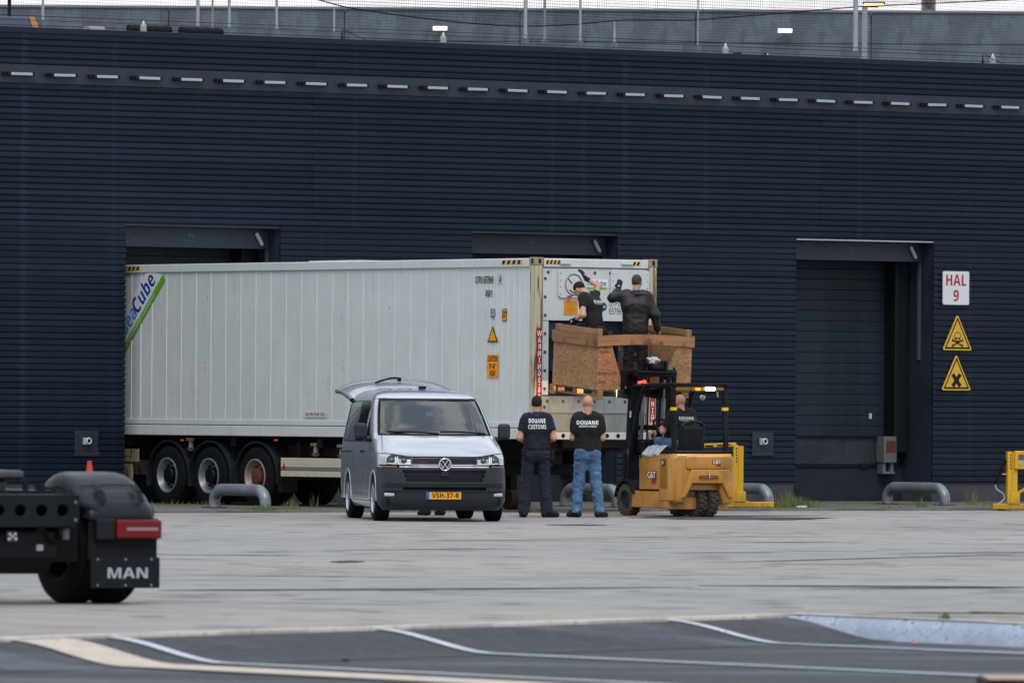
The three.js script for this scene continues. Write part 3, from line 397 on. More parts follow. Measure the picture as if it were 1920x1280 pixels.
  const inner = m => { m.geometry.rotateZ(ang); return m; }; const LL = Math.hypot(dz, dy) + 0.6;
  inner(obj('decal_field', ext([[-LL, 0], [0.0, 0], [-0.26, 0.39], [-LL, 0.39]], 0.003), S(0xcdd2d6, 0.5), decal)); inner(obj('decal_bar', bb(-LL, 0, -0.105, 0.0, 0.0, 0.004), S(0x57a51e, 0.5), decal));
  inner(obj('decal_name', letters('Cube', 0.28, { align: 'right', sx: 0.85 }).translate(-0.22, 0.06, 0.006), S(0x0b2f94, 0.5), decal)); inner(obj('decal_name', letters('sea', 0.27, { align: 'right', sx: 0.85 }).translate(-1.0, 0.06, 0.006), S(0x2a8ccb, 0.5), decal)); inner(obj('decal_text', letters('CONTAINER LEASING', 0.07, { align: 'right', sx: 1.3, f: fontR }).translate(-0.42, -0.08, 0.006), S(0xb8cbb0, 0.5), decal));
}
function M_white2() { return S(0xc9cccb, 0.55, 0, { map: grime }); }
// ---------------------------------------------------------------- trailer
const tyreProfile = (r, w, ri) => [[ri, -w / 2 + 0.02], [ri + 0.03, -w / 2], [r - 0.1, -w / 2 - 0.004], [r - 0.03, -w / 2 + 0.015], [r, -w / 2 + 0.05], [r + 0.001, -w * 0.28], [r - 0.012, -w * 0.265], [r - 0.012, -w * 0.25], [r, -w * 0.235], [r, -w * 0.03], [r - 0.012, -w * 0.015], [r - 0.012, w * 0.015], [r, w * 0.03], [r, w * 0.235], [r - 0.012, w * 0.25], [r - 0.012, w * 0.265], [r, w * 0.28], [r, w / 2 - 0.05], [r - 0.03, w / 2 - 0.015], [r - 0.1, w / 2 + 0.004], [ri + 0.03, w / 2], [ri, w / 2 - 0.02]];
function truckWheel(parent, pos, dir, r, w, rimMat, rusty) {   // dir: -1 faces local -x, +1 faces +x
  const g = sub('wheel', parent, pos), ri = r * 0.575;
  obj('tyre', creased(lathe(tyreProfile(r, w, ri), 48), 0.5), M.rubber, g);
  obj('rim', creased(lathe([[ri + 0.012, 0.0], [ri + 0.012, 0.02], [ri - 0.01, 0.022], [ri - 0.03, -0.03], [ri - 0.055, -0.1], [ri * 0.72, -0.13], [ri * 0.62, -0.12], [ri * 0.6, -0.11], [0.02, -0.11]].map(([a, b]) => [a, dir * (w / 2 - 0.012 + b)]), 48), 0.5), rimMat, g);
  obj('hub', [lathe([[0.15, dir * (w / 2 - 0.13)], [0.14, dir * (w / 2 - 0.03)], [0.11, dir * (w / 2 - 0.005)], [0.0001, dir * (w / 2)]], 24)], rusty ? M.rust : M.darkSteel, g);
  obj('wheel_nut', Array.from({ length: 10 }, (_, i) => cyl(0.02, 0.02, 0.05, dir * (w / 2 - 0.1), Math.cos(i * PI / 5) * ri * 0.68, Math.sin(i * PI / 5) * ri * 0.68, 'x', 6)), rusty ? M.rust : M.darkSteel, g);
  return g;
}
{
  const t = thing('trailer', 'three-axle container trailer under the white container', 'trailer', [CO.x, 0, CO.z], A);
  const fr = S(0x0a0c0f, 0.7, 0, { map: grime });
  for (const x of [0.72, 1.58]) obj('main_beam', bb(x, x + 0.14, 0.78, 1.17, -11.6, -0.4), fr, t);
  for (const z of [-0.25, -3, -6, -8.5, -11.7]) obj('cross_member', bb(0.04, 2.4, 1.0, 1.16, z - 0.07, z + 0.07), fr, t);
  obj('undershelf', [bb(0.2, 2.2, 0.85, 1.0, -6.6, -4.4), bb(0.35, 2.1, 0.6, 0.8, -2.4, -1.4)], fr, t);
  const zw = [[310, 901], [388, 905], [475, 908]].map(([x, y]) => side(x, y)[2]);
  const rimA = S(0x9aa2a8, 0.4, 0.6, { map: grime }), rimB = S(0xa39a8e, 0.5, 0.4, { map: wearMap });
  zw.forEach((z, i) => {
    truckWheel(t, [0.22, 0.505, z], -1, 0.5, 0.385, i === 2 ? rimB : rimA, i === 2); truckWheel(t, [2.22, 0.505, z], 1, 0.5, 0.385, rimA);
    obj('axle', [cyl(0.07, 0.07, 1.9, 1.22, 0.505, z, 'x'), cyl(0.16, 0.16, 0.3, 0.75, 0.6, z + 0.3, 'y')], fr, t);
    for (const x of [0.03, 2.03]) { const s = new THREE.Shape(); s.absarc(0, 0, 0.64, -0.12, PI + 0.22); s.absarc(0, 0, 0.605, PI + 0.22, -0.12, true); const f = obj('mudguard', [ext(s, 0.4, 0.006).rotateY(-PI / 2).rotateX(0).translate(x + 0.4, 0.46, z)], S(0x1b2026, 0.6, 0, { map: grime }), t); }
  });
  const flapZ = zw[2] + 0.66; obj('mud_flap', bb(0.04, 0.42, 0.25, 0.75, flapZ, flapZ + 0.015), M.black, t);
  // side guard boards
  const g0 = side(524, 870), g1 = [0, 0, side(524, 870)[2] + 4.4], gy1 = side(530, 858)[1] + CO.y, gy0 = side(530, 893)[1] + CO.y, gw = S(0xc4bfa9, 0.55, 0, { map: rustStreak });
  for (const [y0, y1, m] of [[gy0, gy0 + 0.095, gw], [gy0 + 0.1, gy0 + 0.15, S(0x7d878b, 0.4, 0.4)], [gy0 + 0.155, gy1, gw]]) obj('side_guard', bb(0.02, 0.06, y0, y1, g0[2], g1[2], 0.008), m, t);
  obj('guard_mark', ext([[-0.05, -0.05], [0.05, -0.05], [0, 0.07]], 0.003).rotateY(-PI / 2).translate(0.019, gy1 - 0.14, g0[2] + 0.1), M.red, t);
  obj('guard_bracket', [0.4, 1.6, 3, 4].map(q => bb(0.06, 0.12, 0.55, 1.1, g0[2] + q, g0[2] + q + 0.08)), fr, t);
  for (const [x, y] of [[583, 840], [632, 843], [349, 830]]) { const a = side(x, y); const lk = obj('twist_lock', [cyl(0.035, 0.05, 0.16, 0.1, a[1] + CO.y, a[2]), cyl(0.085, 0.05, 0.05, 0.1, a[1] + CO.y - 0.11, a[2]), bx(0.06, 0.05, 0.2, 0.08, a[1] + CO.y + 0.06, a[2], 0.01)], S(0x8d8579, 0.7, 0.2, { map: rustHeavy }), t); }
  for (const x of [338, 514]) { const a = side(x, 825); obj('marker_lamp', bx(0.02, 0.035, 0.08, 0.03, a[1] + CO.y, a[2], 0.005), S(0xc86a18, 0.4), t); }
  // tail lamp carrier at the rear
  const rz = -CL + 0.2, M_rear = S(0x9c9487, 0.6, 0, { map: rustHeavy }); const rb = obj('rear_carrier', [bb(0.05, 0.09, 0.72, 0.94, rz - 0.2, rz + 0.62, 0.008), bb(0.06, 0.1, 0.42, 0.68, rz - 0.2, rz + 0.42, 0.008), bb(0.05, 2.4, 0.5, 0.75, rz - 0.1, rz)], M_rear, t); obj('carrier_hole', [[0.2, 0.85, 0.03], [0.14, 0.81, 0.022], [0.27, 0.81, 0.022], [0.4, 0.81, 0.018]].map(([z, y, r]) => cyl(r, r, 0.004, 0.049, y, rz + z, 'x', 10)), M.black, rb);
  obj('bogie_beam', [bb(0.4, 0.7, 0.45, 0.75, zw[0] - 0.6, zw[2] + 0.6), bb(1.74, 2.04, 0.45, 0.75, zw[0] - 0.6, zw[2] + 0.6)], fr, t);
  for (const x of [0.55, 1.9]) { obj('landing_leg', [bb(x - 0.07, x + 0.07, 0.3, 1.05, -3.25, -3.11, 0.01)], fr, t); obj('landing_foot', cyl(0.17, 0.17, 0.2, x, 0.19, -3.18, 'x', 20), S(0x3c2a26, 0.8, 0.1, { map: wearMap }), t); }
  obj('king_pin_plate', bb(0.6, 1.85, 1.05, 1.17, -2.0, -0.05), fr, t); 
  obj('spare_box', bb(0.25, 0.8, 0.62, 1.05, -7.2, -6.2, 0.02), fr, t);
}
// ---------------------------------------------------------------- wheel guide pipes, cone, lifting columns
{
  const pipeMat = S(0x7f8990, 0.55, 0.35, { map: wearMap, roughnessMap: roughMap });
  const guide = (x, y, L, label) => { const p = onGround(x, y, 0.02), t = thing('wheel_guide', label, 'pipe rail', p, A, 'bent steel pipe rails guiding trailer wheels'); obj('pipe', [tube([[0, -0.05, -L], [0, 0.1, -L], [0, 0.2, -L + 0.03], [0, 0.285, -L + 0.14], [0, 0.3, -L + 0.3], [0, 0.3, -0.3], [0, 0.285, -0.14], [0, 0.2, -0.03], [0, 0.1, 0], [0, -0.05, 0]], 0.095, 16, 60)], pipeMat, t); for (const z of [0, -L]) obj('foot_plate', bx(0.3, 0.012, 0.3, 0, 0.006, z), M.darkSteel, t); return t; };
  guide(497, 954, 1.45, 'grey bent pipe rail beside the trailer wheels'); guide(1157, 951, 1.45, 'grey bent pipe rail behind the man in jeans'); guide(1441, 949.5, 1.6, 'grey bent pipe rail behind the forklift'); guide(1772, 947, 1.6, 'grey bent pipe rail in front of the shut dock door');
  const cp = at(167, 880, 140.5), c = thing('traffic_cone', 'faded red traffic cone by the wall behind the truck', 'cone', [cp.x, 0.02, cp.z]);
  obj('cone_body', [lathe([[0.155, 0.03], [0.15, 0.045], [0.036, 0.74], [0.03, 0.745], [0.0001, 0.745]], 24, 'y')], S(0xb33a2a, 0.6, 0, { map: grime }), c); obj('cone_base', bx(0.38, 0.035, 0.38, 0, 0.018, 0, 0.012), S(0x8a2c22, 0.7), c); obj('cone_band', [lathe([[0.117, 0.26], [0.094, 0.41]], 24, 'y')], S(0xa88a84, 0.6), c);
  const ym = S(0xc79a12, 0.45, 0, { map: grime, roughnessMap: roughMap }), yDark = S(0xb0860f, 0.55, 0, { map: wearMap });
  const column = (p, yaw, label, flip, H = 0.98) => {
    const t = thing('lifting_column', label, 'lift', p, yaw, 'yellow lifting columns');
    obj('base_beam', [bb(flip ? -0.3 : -0.32, flip ? 0.62 : 1.3, 0.01, 0.105, -0.08, 0.08, 0.012), bb(-0.08, 0.08, 0.01, 0.1, -0.9, -0.09, 0.012)], ym, t);
    obj('mast', [bb(-0.075, 0.005, 0.1, H, -0.09, 0.09, 0.008), bb(0.006, 0.1, 0.1, H - 0.02, -0.075, 0.07, 0.008), bb(-0.02, 0.14, 0.1, 0.28, -0.09, 0.095, 0.01)], ym, t);
    obj('brace', ext([[0, 0.1], [flip ? 0.25 : -0.12, 0.1], [0, 0.2]], 0.02).translate(0, 0, -0.1), yDark, t);
    obj('mast_bolt', Array.from({ length: 5 }, (_, i) => cyl(0.012, 0.012, 0.012, -0.02, H - 0.06 - i * 0.055, 0.095, 'z', 6)), M.darkSteel, t);
    if (!flip) { const b = obj('control_box', bb(0.04, 0.62, H - 0.3, H + 0.01, -0.05, 0.13, 0.02), ym, t); obj('screen', bb(0.1, 0.2, H - 0.14, H - 0.05, 0.13, 0.134), S(0x4c5157, 0.3), b); obj('push_button', [cyl(0.03, 0.03, 0.02, 0.14, H - 0.2, 0.135, 'z'), cyl(0.03, 0.03, 0.02, 0.24, H - 0.2, 0.135, 'z')], S(0x6aa5d8, 0.4), b);
      obj('hose', [tube([[-0.09, H - 0.15, 0], [-0.2, H - 0.33, 0.02], [-0.27, H - 0.55, 0.03]], 0.025)], M.rubber, t); obj('hose_end', [tube([[-0.27, H - 0.55, 0.03], [-0.25, H - 0.63, 0.03], [-0.13, H - 0.72, 0.02], [-0.12, H - 0.8, 0.02], [-0.2, 0.1, 0.02]], 0.015)], S(0x8fa3ad, 0.4, 0.5), t); obj('pull_handle', [tube([[0.1, 0.28, 0.02], [0.2, 0.33, 0.05], [0.34, 0.42, 0.08]], 0.028)], ym, t); obj('hook', bar([-0.07, H - 0.38, 0.05], [-0.16, H - 0.385, 0.06], 0.012), ym, t); }
    else { obj('top_arm', [bb(-0.62, 0.02, H - 0.03, H + 0.04, -0.07, 0.07, 0.012)].map(g => g.rotateZ(0.04)), ym, t); obj('wear_spot', [bx(0.1, 0.03, 0.004, -0.3, H - 0.01, 0.072), bx(0.06, 0.02, 0.004, -0.15, H + 0.0, 0.072)], M.rust, t); }
    return t;
  };
  const r = onGround(1896, 955.5, 0.02); column(r, 0.12, 'yellow lifting column with hose and buttons at the right edge', false);
  const l = onGround(1382, 952, 0.02); column(l, 0.1, 'yellow lifting column half hidden behind the forklift', true, 1.06);
}
// ---------------------------------------------------------------- silver van with its tailgate up
const curve = pts => y => { if (y <= pts[0][0]) return pts[0][1]; for (let i = 1; i < pts.length; i++) if (y <= pts[i][0]) { const [a, b] = pts[i - 1], [c, d] = pts[i]; const t = (y - a) / (c - a); return lerp(b, d, t); } return pts[pts.length - 1][1]; };
const smooth = pts => { const n = pts.length, d = pts.slice(1).map((p, i) => (p[1] - pts[i][1]) / (p[0] - pts[i][0])), m = pts.map((_, i) => i === 0 ? d[0] : i === n - 1 ? d[n - 2] : (d[i - 1] + d[i]) / 2); return y => { if (y <= pts[0][0]) return pts[0][1]; for (let i = 1; i < n; i++) if (y <= pts[i][0]) { const h = pts[i][0] - pts[i - 1][0], t = (y - pts[i - 1][0]) / h, t2 = t * t, t3 = t2 * t; return (2 * t3 - 3 * t2 + 1) * pts[i - 1][1] + (t3 - 2 * t2 + t) * h * m[i - 1] + (3 * t2 - 2 * t3) * pts[i][1] + (t3 - t2) * h * m[i]; } return pts[n - 1][1]; }; };
{
  const vx = (836 - 960) / 127.6, van = thing('van', 'silver panel van with raised tailgate parked in front of the container', 'van', [vx, 0.0, -125.4], 8.2 * PI / 180);
  const zf = smooth([[0.16, -0.1], [0.26, -0.035], [0.42, 0], [0.62, -0.002], [0.78, -0.03], [0.88, -0.05], [0.95, -0.075], [0.985, -0.125], [1.03, -0.21], [1.08, -0.325], [1.14, -0.48], [1.2, -0.65], [1.26, -0.84], [1.30, -0.93], [1.45, -1.15], [1.6, -1.38], [1.74, -1.6], [1.82, -1.76], [1.87, -1.95], [1.91, -2.2], [1.945, -2.6], [1.955, -2.9]]);
  const wd = smooth([[0.16, 0.86], [0.26, 0.93], [0.42, 0.951], [0.8, 0.953], [1.0, 0.95], [1.1, 0.94], [1.2, 0.925], [1.4, 0.888], [1.6, 0.845], [1.74, 0.807], [1.82, 0.77], [1.87, 0.725], [1.91, 0.65], [1.945, 0.5], [1.955, 0.3]]);
  const zr = smooth([[0.16, -4.7], [0.3, -4.88], [0.5, -4.9], [1.0, -4.88], [1.5, -4.82], [1.82, -4.74], [1.91, -4.6], [1.945, -4.4], [1.955, -4.2]]);
  const nn = smooth([[0.16, 3.6], [0.6, 3.2], [1.0, 2.8], [1.3, 2.4], [1.8, 2.3]]), C = 0.62, R = 0.16;
  const pt = (t, y) => {                                       // t: 0 front centre .. 1 side starts .. 2 rear corner .. 3 rear centre; negative = other side
    const s = t < 0 ? -1 : 1, a = Math.abs(t), w = wd(y), f = zf(y), n = nn(y), zc = f - C, zrc = zr(y) + R;
    if (a <= 1) { const q = a * PI / 2; return V(s * w * Math.pow(Math.max(Math.sin(q), 0), 2 / n), y, zc + C * Math.pow(Math.max(Math.cos(q), 0), 2 / n)); }
    if (a <= 2) return V(s * w, y, lerp(zc, zrc, a - 1));
    const q = (3 - a) * PI / 2; return V(s * w * Math.pow(Math.max(Math.sin(q), 0), 0.5), y, zrc - R * Math.pow(Math.max(Math.cos(q), 0), 0.5));
  };
  const tz = (z, y) => { const f = zf(y), zc = f - C, zrc = zr(y) + R; if (z <= zc) return 1 + clamp((z - zc) / (zrc - zc)); return Math.acos(Math.pow(clamp((z - zc) / C), nn(y) / 2)) / (PI / 2); };
  const tx = (x, y) => { const w = wd(y), n = nn(y), q = Math.asin(Math.pow(clamp(Math.abs(x) / w), n / 2)) / (PI / 2); return x < 0 ? -q : q; };
  const nrm = (t, y) => { const e = 0.004, a = pt(t + e, y).sub(pt(t - e, y)), b = pt(t, Math.min(y + e, 1.954)).sub(pt(t, y - e)); const n = a.cross(b).normalize(); const p = pt(t, y); if (n.x * p.x * 0.6 + n.z * (p.z + 2.4) * 0.4 + n.y * (p.y - 0.9) < 0) n.negate(); return n; };
  const patch = (nu, nv, fn, off = 0, cull) => {               // fn(a, b) -> [t, y]
    const v = [], nm = [], ix = [];
    for (let i = 0; i <= nu; i++) for (let j = 0; j <= nv; j++) { const [t, y] = fn(i / nu, j / nv), n = nrm(t, y), p = pt(t, y).addScaledVector(n, off); v.push(p.x, p.y, p.z); nm.push(n.x, n.y, n.z); }
    const c = V(), P3 = k => V(v[k * 3], v[k * 3 + 1], v[k * 3 + 2]);
    for (let i = 0; i < nu; i++) for (let j = 0; j < nv; j++) { const a = i * (nv + 1) + j, b = a + nv + 1; if (cull) { c.copy(P3(a)).add(P3(b + 1)).multiplyScalar(0.5); if (cull(c)) continue; } const f = (q, r, s) => { const N = P3(r).sub(P3(q)).cross(P3(s).sub(P3(q))); const m = V(nm[q * 3], nm[q * 3 + 1], nm[q * 3 + 2]); ix.push(...(N.dot(m) >= 0 ? [q, r, s] : [q, s, r])); }; f(a, b, a + 1); f(b, b + 1, a + 1); }
    const g = new THREE.BufferGeometry(); g.setAttribute('position', new THREE.Float32BufferAttribute(v, 3)); g.setAttribute('normal', new THREE.Float32BufferAttribute(nm, 3)); g.setIndex(ix); return g;
  };
  const paint = P(0x9aa0aa, 0.34, { metalness: 0.12, clearcoat: 1, clearcoatRoughness: 0.06, roughnessMap: roughMap, side: DBL }), plastic = S(0x292c32, 0.6, 0, { roughnessMap: roughMap, side: DBL }), dark = S(0x0b0c0f, 0.7, 0, { side: DBL });
  const glass = P(0xffffff, 0.02, { transmission: 1, thickness: 0, ior: 1.8, color: 0x8c9a98 }), tint = P(0x1a2224, 0.04, { transmission: 1, thickness: 0, ior: 1.55 });
  const AX = [-0.93, -3.93], arch = c => AX.some(z => Math.hypot(c.z - z, c.y - 0.34) < 0.405);
  const hoodLow = x => 0.958 + 0.05 * sstep(0.42, 0.92, Math.abs(x));
  // painted panels, with open gaps between them
  obj('bonnet', patch(40, 14, (a, b) => { const x = lerp(-1, 1, a) * lerp(0.88, 0.8, b), y = lerp(hoodLow(x), 1.262, b); return [tx(x, y), y]; }), paint, van);
  for (const s of [-1, 1]) {
    obj('wing', patch(30, 20, (a, b) => { const y = lerp(0.62, 1.14, b), z0 = b > 0.72 ? zf(y) - 0.42 : -0.2 - 0.1 * b; return [s * tz(lerp(Math.min(z0, -0.24), -1.28, a), y), y]; }, 0, arch), paint, van);
    obj('wing_top', patch(16, 8, (a, b) => { const y = lerp(1.0, 1.262, b), x0 = lerp(0.885, 0.808, b), t0 = tx(s * x0, y); return [lerp(t0, s * Math.max(tz(-1.28, y), 1.0), a), y]; }), paint, van);
    const door = obj('front_door', patch(24, 26, (a, b) => { const y = lerp(0.3, 1.165, b); return [s * tz(lerp(-1.292, -2.18, a), y), y]; }, 0, arch), paint, van);
    obj('door_handle', [bx(0.035, 0.035, 0.16, s * 0.945, 1.02, -2.06, 0.012)], s < 0 ? M.black : paint, door);
    const slide = obj('sliding_door', patch(28, 26, (a, b) => { const y = lerp(0.3, 1.165, b); return [s * tz(lerp(-2.192, -3.3, a), y), y]; }, 0, arch), paint, van);
    obj('door_handle', [bx(0.035, 0.035, 0.16, s * 0.945, 1.02, -2.32, 0.012)], M.black, slide);
    const q = obj('quarter_panel', patch(40, 34, (a, b) => { const y = lerp(0.3, 1.165, b), z = lerp(-3.312, -4.74, a); return [s * tz(z, y), y]; }, 0, arch), paint, van);
    obj('slide_rail', bx(0.012, 0.03, 1.2, s * 0.944, 1.0, -4.05), dark, q);
    obj('rear_corner', patch(10, 30, (a, b) => { const y = lerp(0.3, 1.86, b); return [s * lerp(2, 2.75, a), y]; }), paint, van);
    obj('sill', patch(40, 3, (a, b) => { const y = lerp(0.2, 0.292, b); return [s * tz(lerp(-1.3, -3.55, a), y), y]; }, 0.004, arch), paint, van);
    obj('waist_moulding', patch(60, 2, (a, b) => { const y = lerp(0.53, 0.56, b); return [s * tz(lerp(-1.31, -3.5, a), y), y]; }, 0.012, arch), paint, van);
    // window pillars and rails
    const pil = (z0, z1, y0, y1, sl = 0) => patch(4, 10, (a, b) => { const y = lerp(y0, y1, b); return [s * tz(lerp(z0, z1, a) + sl * b, y), y]; });
    obj('pillar', [pil(-2.14, -2.24, 1.165, 1.775), pil(-4.68, -4.74, 1.165, 1.775), pil(-3.32, -3.38, 1.165, 1.775)], paint, van);
    obj('windscreen_pillar', patch(6, 16, (a, b) => { const y = lerp(1.262, 1.8, b), t0 = tx(s * (wd(y) * 0.925), y); return [s * lerp(Math.abs(t0), tz(zf(y) - 0.72, y), a), y]; }), paint, van);
    obj('roof_rail', patch(60, 5, (a, b) => { const y = lerp(1.775, 1.84, b); return [s * tz(lerp(zf(y) - 0.55, -4.74, a), y), y]; }), paint, van);
    const gl = (z0, z1, sl, m, name) => { const w = obj(name, patch(10, 10, (a, b) => { const y = lerp(1.17, 1.77, b); return [s * tz(lerp(z0 + sl * b, z1, a), y), y]; }, -0.008), m, van); return w; };
    gl(-1.46, -2.14, -0.42, tint, 'door_window'); gl(-2.24, -3.32, 0, tint, 'sliding_window'); gl(-3.38, -4.68, 0, s < 0 ? P(0x6d7680, 0.15, { clearcoat: 1 }) : tint, 'rear_side_window');
    obj('window_seal', [patch(40, 1, (a, b) => { const y = lerp(1.162, 1.176, b); return [s * tz(lerp(-1.35, -4.68, a), y), y]; }, 0.004)], dark, van);
    for (const z of AX) obj('wheel_arch_lip', [new THREE.TorusGeometry(0.402, 0.02, 8, 40, PI * 1.06).rotateZ(-0.09).rotateY(PI / 2).translate(s * 0.944, 0.34, z)], paint, van);
    // headlamp
    const lens = obj('headlight', patch(16, 8, (a, b) => { const x = lerp(0.47, 0.925, a), yy = lerp(0.828 + 0.022 * a, hoodLow(x) - 0.008, b); return [tx(s * x, yy), yy]; }, -0.004), P(0xffffff, 0.03, { transmission: 1, thickness: 0, ior: 1.5 }), van);
    obj('headlight_bowl', patch(10, 6, (a, b) => { const x = lerp(0.48, 0.91, a), y = lerp(0.835 + 0.02 * a, hoodLow(x) - 0.015, b); return [tx(s * x, y), y]; }, -0.055), S(0xb9bec4, 0.3, 0.75, { side: DBL }), lens);
    const hp = (x, y, o) => { const t = tx(s * x, y); return pt(t, y).addScaledVector(nrm(t, y), o); };
    for (const x of [0.6, 0.775]) { const p = hp(x, 0.9, -0.03); obj('headlight_reflector', [new THREE.SphereGeometry(0.038, 14, 10).scale(1.2, 1, 0.6).translate(p.x, p.y, p.z - 0.015)], S(0x4c5258, 0.15, 0.9), lens); }
    obj('daytime_strip', [tube([hp(0.5, 0.842, -0.012), hp(0.6, 0.842, -0.012), hp(0.67, 0.845, -0.012), hp(0.685, 0.9, -0.012), hp(0.688, 0.955, -0.012)].map(p => p.toArray()), 0.009), tube([hp(0.715, 0.955, -0.012), hp(0.715, 0.9, -0.012), hp(0.72, 0.852, -0.012), hp(0.8, 0.855, -0.015), hp(0.87, 0.86, -0.02), hp(0.895, 0.97, -0.02)].map(p => p.toArray()), 0.009)], S(0xdde2e6, 0.3), lens);
    obj('headlight_frame', patch(16, 2, (a, b) => { const y = lerp(0.815, 0.836, b), x = lerp(0.5, 0.93, a); return [tx(s * x, y), y]; }, 0.004), dark, van);
    obj('turn_signal', patch(8, 2, (a, b) => { const y = lerp(0.79, 0.815, b), x = lerp(0.7, 0.9, a); return [tx(s * x, y), y]; }, 0.004), S(0x8a5a3c, 0.35), van);
    // fog lamp and mirror
    const fp = pt(tx(s * 0.8, 0.395), 0.395); obj('fog_light', bx(0.17, 0.055, 0.05, fp.x, 0.395, fp.z - 0.01, 0.02, 0, s * 0.5), S(0xb9c0c4, 0.15, 0.5), van);
    const mir = obj('mirror', [bx(0.19, 0.235, 0.11, s * 1.075, 1.325, -1.42, 0.05), bx(0.14, 0.06, 0.1, s * 0.95, 1.22, -1.45, 0.025)], plastic, van);
    obj('mirror_glass', bx(0.16, 0.2, 0.006, s * 1.075, 1.325, -1.478), M.chrome, mir);
    // wheels
    for (const z of AX) {
      const w = sub('wheel', van, [s * 0.84, 0.333, z]);
      obj('tyre', creased(lathe([[0.21, -0.1], [0.225, -0.112], [0.3, -0.113], [0.322, -0.1], [0.333, -0.08], [0.333, -0.03], [0.326, -0.028], [0.326, -0.022], [0.333, -0.02], [0.333, 0.02], [0.326, 0.022], [0.326, 0.028], [0.333, 0.03], [0.333, 0.08], [0.322, 0.1], [0.3, 0.113], [0.225, 0.112], [0.21, 0.1]], 44), 0.5), M.rubber, w);
      obj('rim', [creased(lathe([[0.216, s * 0.095], [0.222, s * 0.112], [0.212, s * 0.114], [0.196, s * 0.09], [0.18, s * 0.02], [0.18, -s * 0.08]], 40), 0.5), ...Array.from({ length: 10 }, (_, k) => bx(0.02, 0.15, 0.032, s * 0.085, 0.12, 0, 0.006).rotateX(k * PI / 5 + (k % 2 ? 0.12 : -0.12))), cyl(0.06, 0.065, 0.05, s * 0.075, 0, 0, 'x')], S(0xa9afb4, 0.3, 0.8), w);
      obj('brake_disc', [cyl(0.14, 0.14, 0.03, s * 0.02, 0, 0, 'x', 28)], S(0x3c3f42, 0.5, 0.6), w);
    }
  }
  obj('roof', [patch(120, 12, (a, b) => { const y = lerp(1.81, 1.9545, b); return [lerp(-3, 3, a), y]; }), new THREE.ShapeGeometry(poly(Array.from({ length: 61 }, (_, i) => { const p = pt(lerp(-3, 3, i / 61), 1.9545); return [p.x, -p.z]; }))).rotateX(-PI / 2).translate(0, 1.9548, 0)], paint, van);
  obj('roof_groove', [-0.45, -0.15, 0.15, 0.45].map(x => bx(0.03, 0.012, 1.6, x, 1.958, -3.5, 0.005)), paint, van);
  obj('roof_aerial', [bx(0.11, 0.045, 0.14, 0.02, 1.975, -2.75, 0.02)], M.blackPlastic, van);
  const wf = 0.925, ws = obj('windscreen', patch(30, 14, (a, b) => { const y = lerp(1.275, 1.8, b), x = lerp(-1, 1, a) * wd(y) * wf; return [tx(x, y), y]; }, -0.006), glass, van);
  obj('windscreen_frame', [patch(30, 1, (a, b) => { const y = lerp(1.262, 1.285, b), x = lerp(-1, 1, a) * wd(y) * wf; return [tx(x, y), y]; }, 0.003), patch(30, 1, (a, b) => { const y = lerp(1.785, 1.81, b), x = lerp(-1, 1, a) * wd(y) * wf; return [tx(x, y), y]; }, 0.002), ...[-1, 1].map(s => patch(1, 16, (a, b) => { const y = lerp(1.265, 1.8, b), x = s * wd(y) * lerp(0.9, 0.93, a); return [tx(x, y), y]; }, 0.002))], dark, van);
  const wp = (x, y, o) => { const t = tx(x, y); return pt(t, y).addScaledVector(nrm(t, y), o).toArray(); };
  obj('wiper', [tube([wp(-0.72, 1.3, 0.02), wp(-0.3, 1.29, 0.025), wp(0.02, 1.275, 0.02)], 0.013, 6)], M.black, van); obj('wiper', [tube([wp(0.05, 1.3, 0.02), wp(0.4, 1.295, 0.025), wp(0.74, 1.275, 0.02)], 0.013, 6)], M.black, van);
  obj('pass_card', bx(0.1, 0.1, 0.004, ...wp(-0.05, 1.6, -0.02), 0, -0.9), S(0x6fb0cf, 0.5), van);
  // grille, emblem, bumper
  const gr = obj('grille', patch(20, 6, (a, b) => { const y = lerp(0.79, 0.956, b), x = lerp(-0.5, 0.5, a); return [tx(x, y), y]; }, -0.03), dark, van);
  for (let i = 0; i < 4; i++) obj('grille_slat', [patch(20, 1, (a, b) => { const y = 0.86 + i * 0.024 + b * 0.009, x = lerp(-0.49, 0.49, a); return [tx(x, y), y]; }, -0.006)], S(0x1c1e22, 0.3, 0, { side: DBL }), gr);
  obj('chrome_strip', [patch(40, 1, (a, b) => { const y = 0.828 + b * 0.011, x = lerp(-0.5, 0.5, a); return [tx(x, y), y]; }, 0.006), patch(40, 1, (a, b) => { const y = 0.796 + b * 0.017, x = lerp(-0.66, 0.66, a); return [tx(x, y), y]; }, 0.008)], Object.assign(M.chrome.clone(), { side: DBL }), gr);
  const bumper = obj('front_bumper', [patch(60, 30, (a, b) => { const u = lerp(-1, 1, a), y = lerp(0.17, 0.8, b); const t = u * tz(-0.5, y); return [t, y]; }, 0.006, c => arch(c) || (Math.abs(c.x) < 0.62 - (0.76 - c.y) * 0.35 && c.y > 0.6 && c.y < 0.765) || (c.y > 0.455 && c.y < 0.5 && Math.abs(c.x) < 0.62))], plastic, van);
  obj('bumper_void', patch(30, 16, (a, b) => { const y = lerp(0.42, 0.8, b), x = lerp(-0.8, 0.8, a); return [tx(x, y), y]; }, -0.04), dark, bumper);
  for (let i = 0; i < 5; i++) obj('intake_slat', [patch(20, 1, (a, b) => { const y = 0.612 + i * 0.031 + b * 0.009, x = lerp(-1, 1, a) * (0.6 - (0.76 - y) * 0.35); return [tx(x, y), y]; }, -0.012)], S(0x22252a, 0.4, 0, { side: DBL }), bumper);
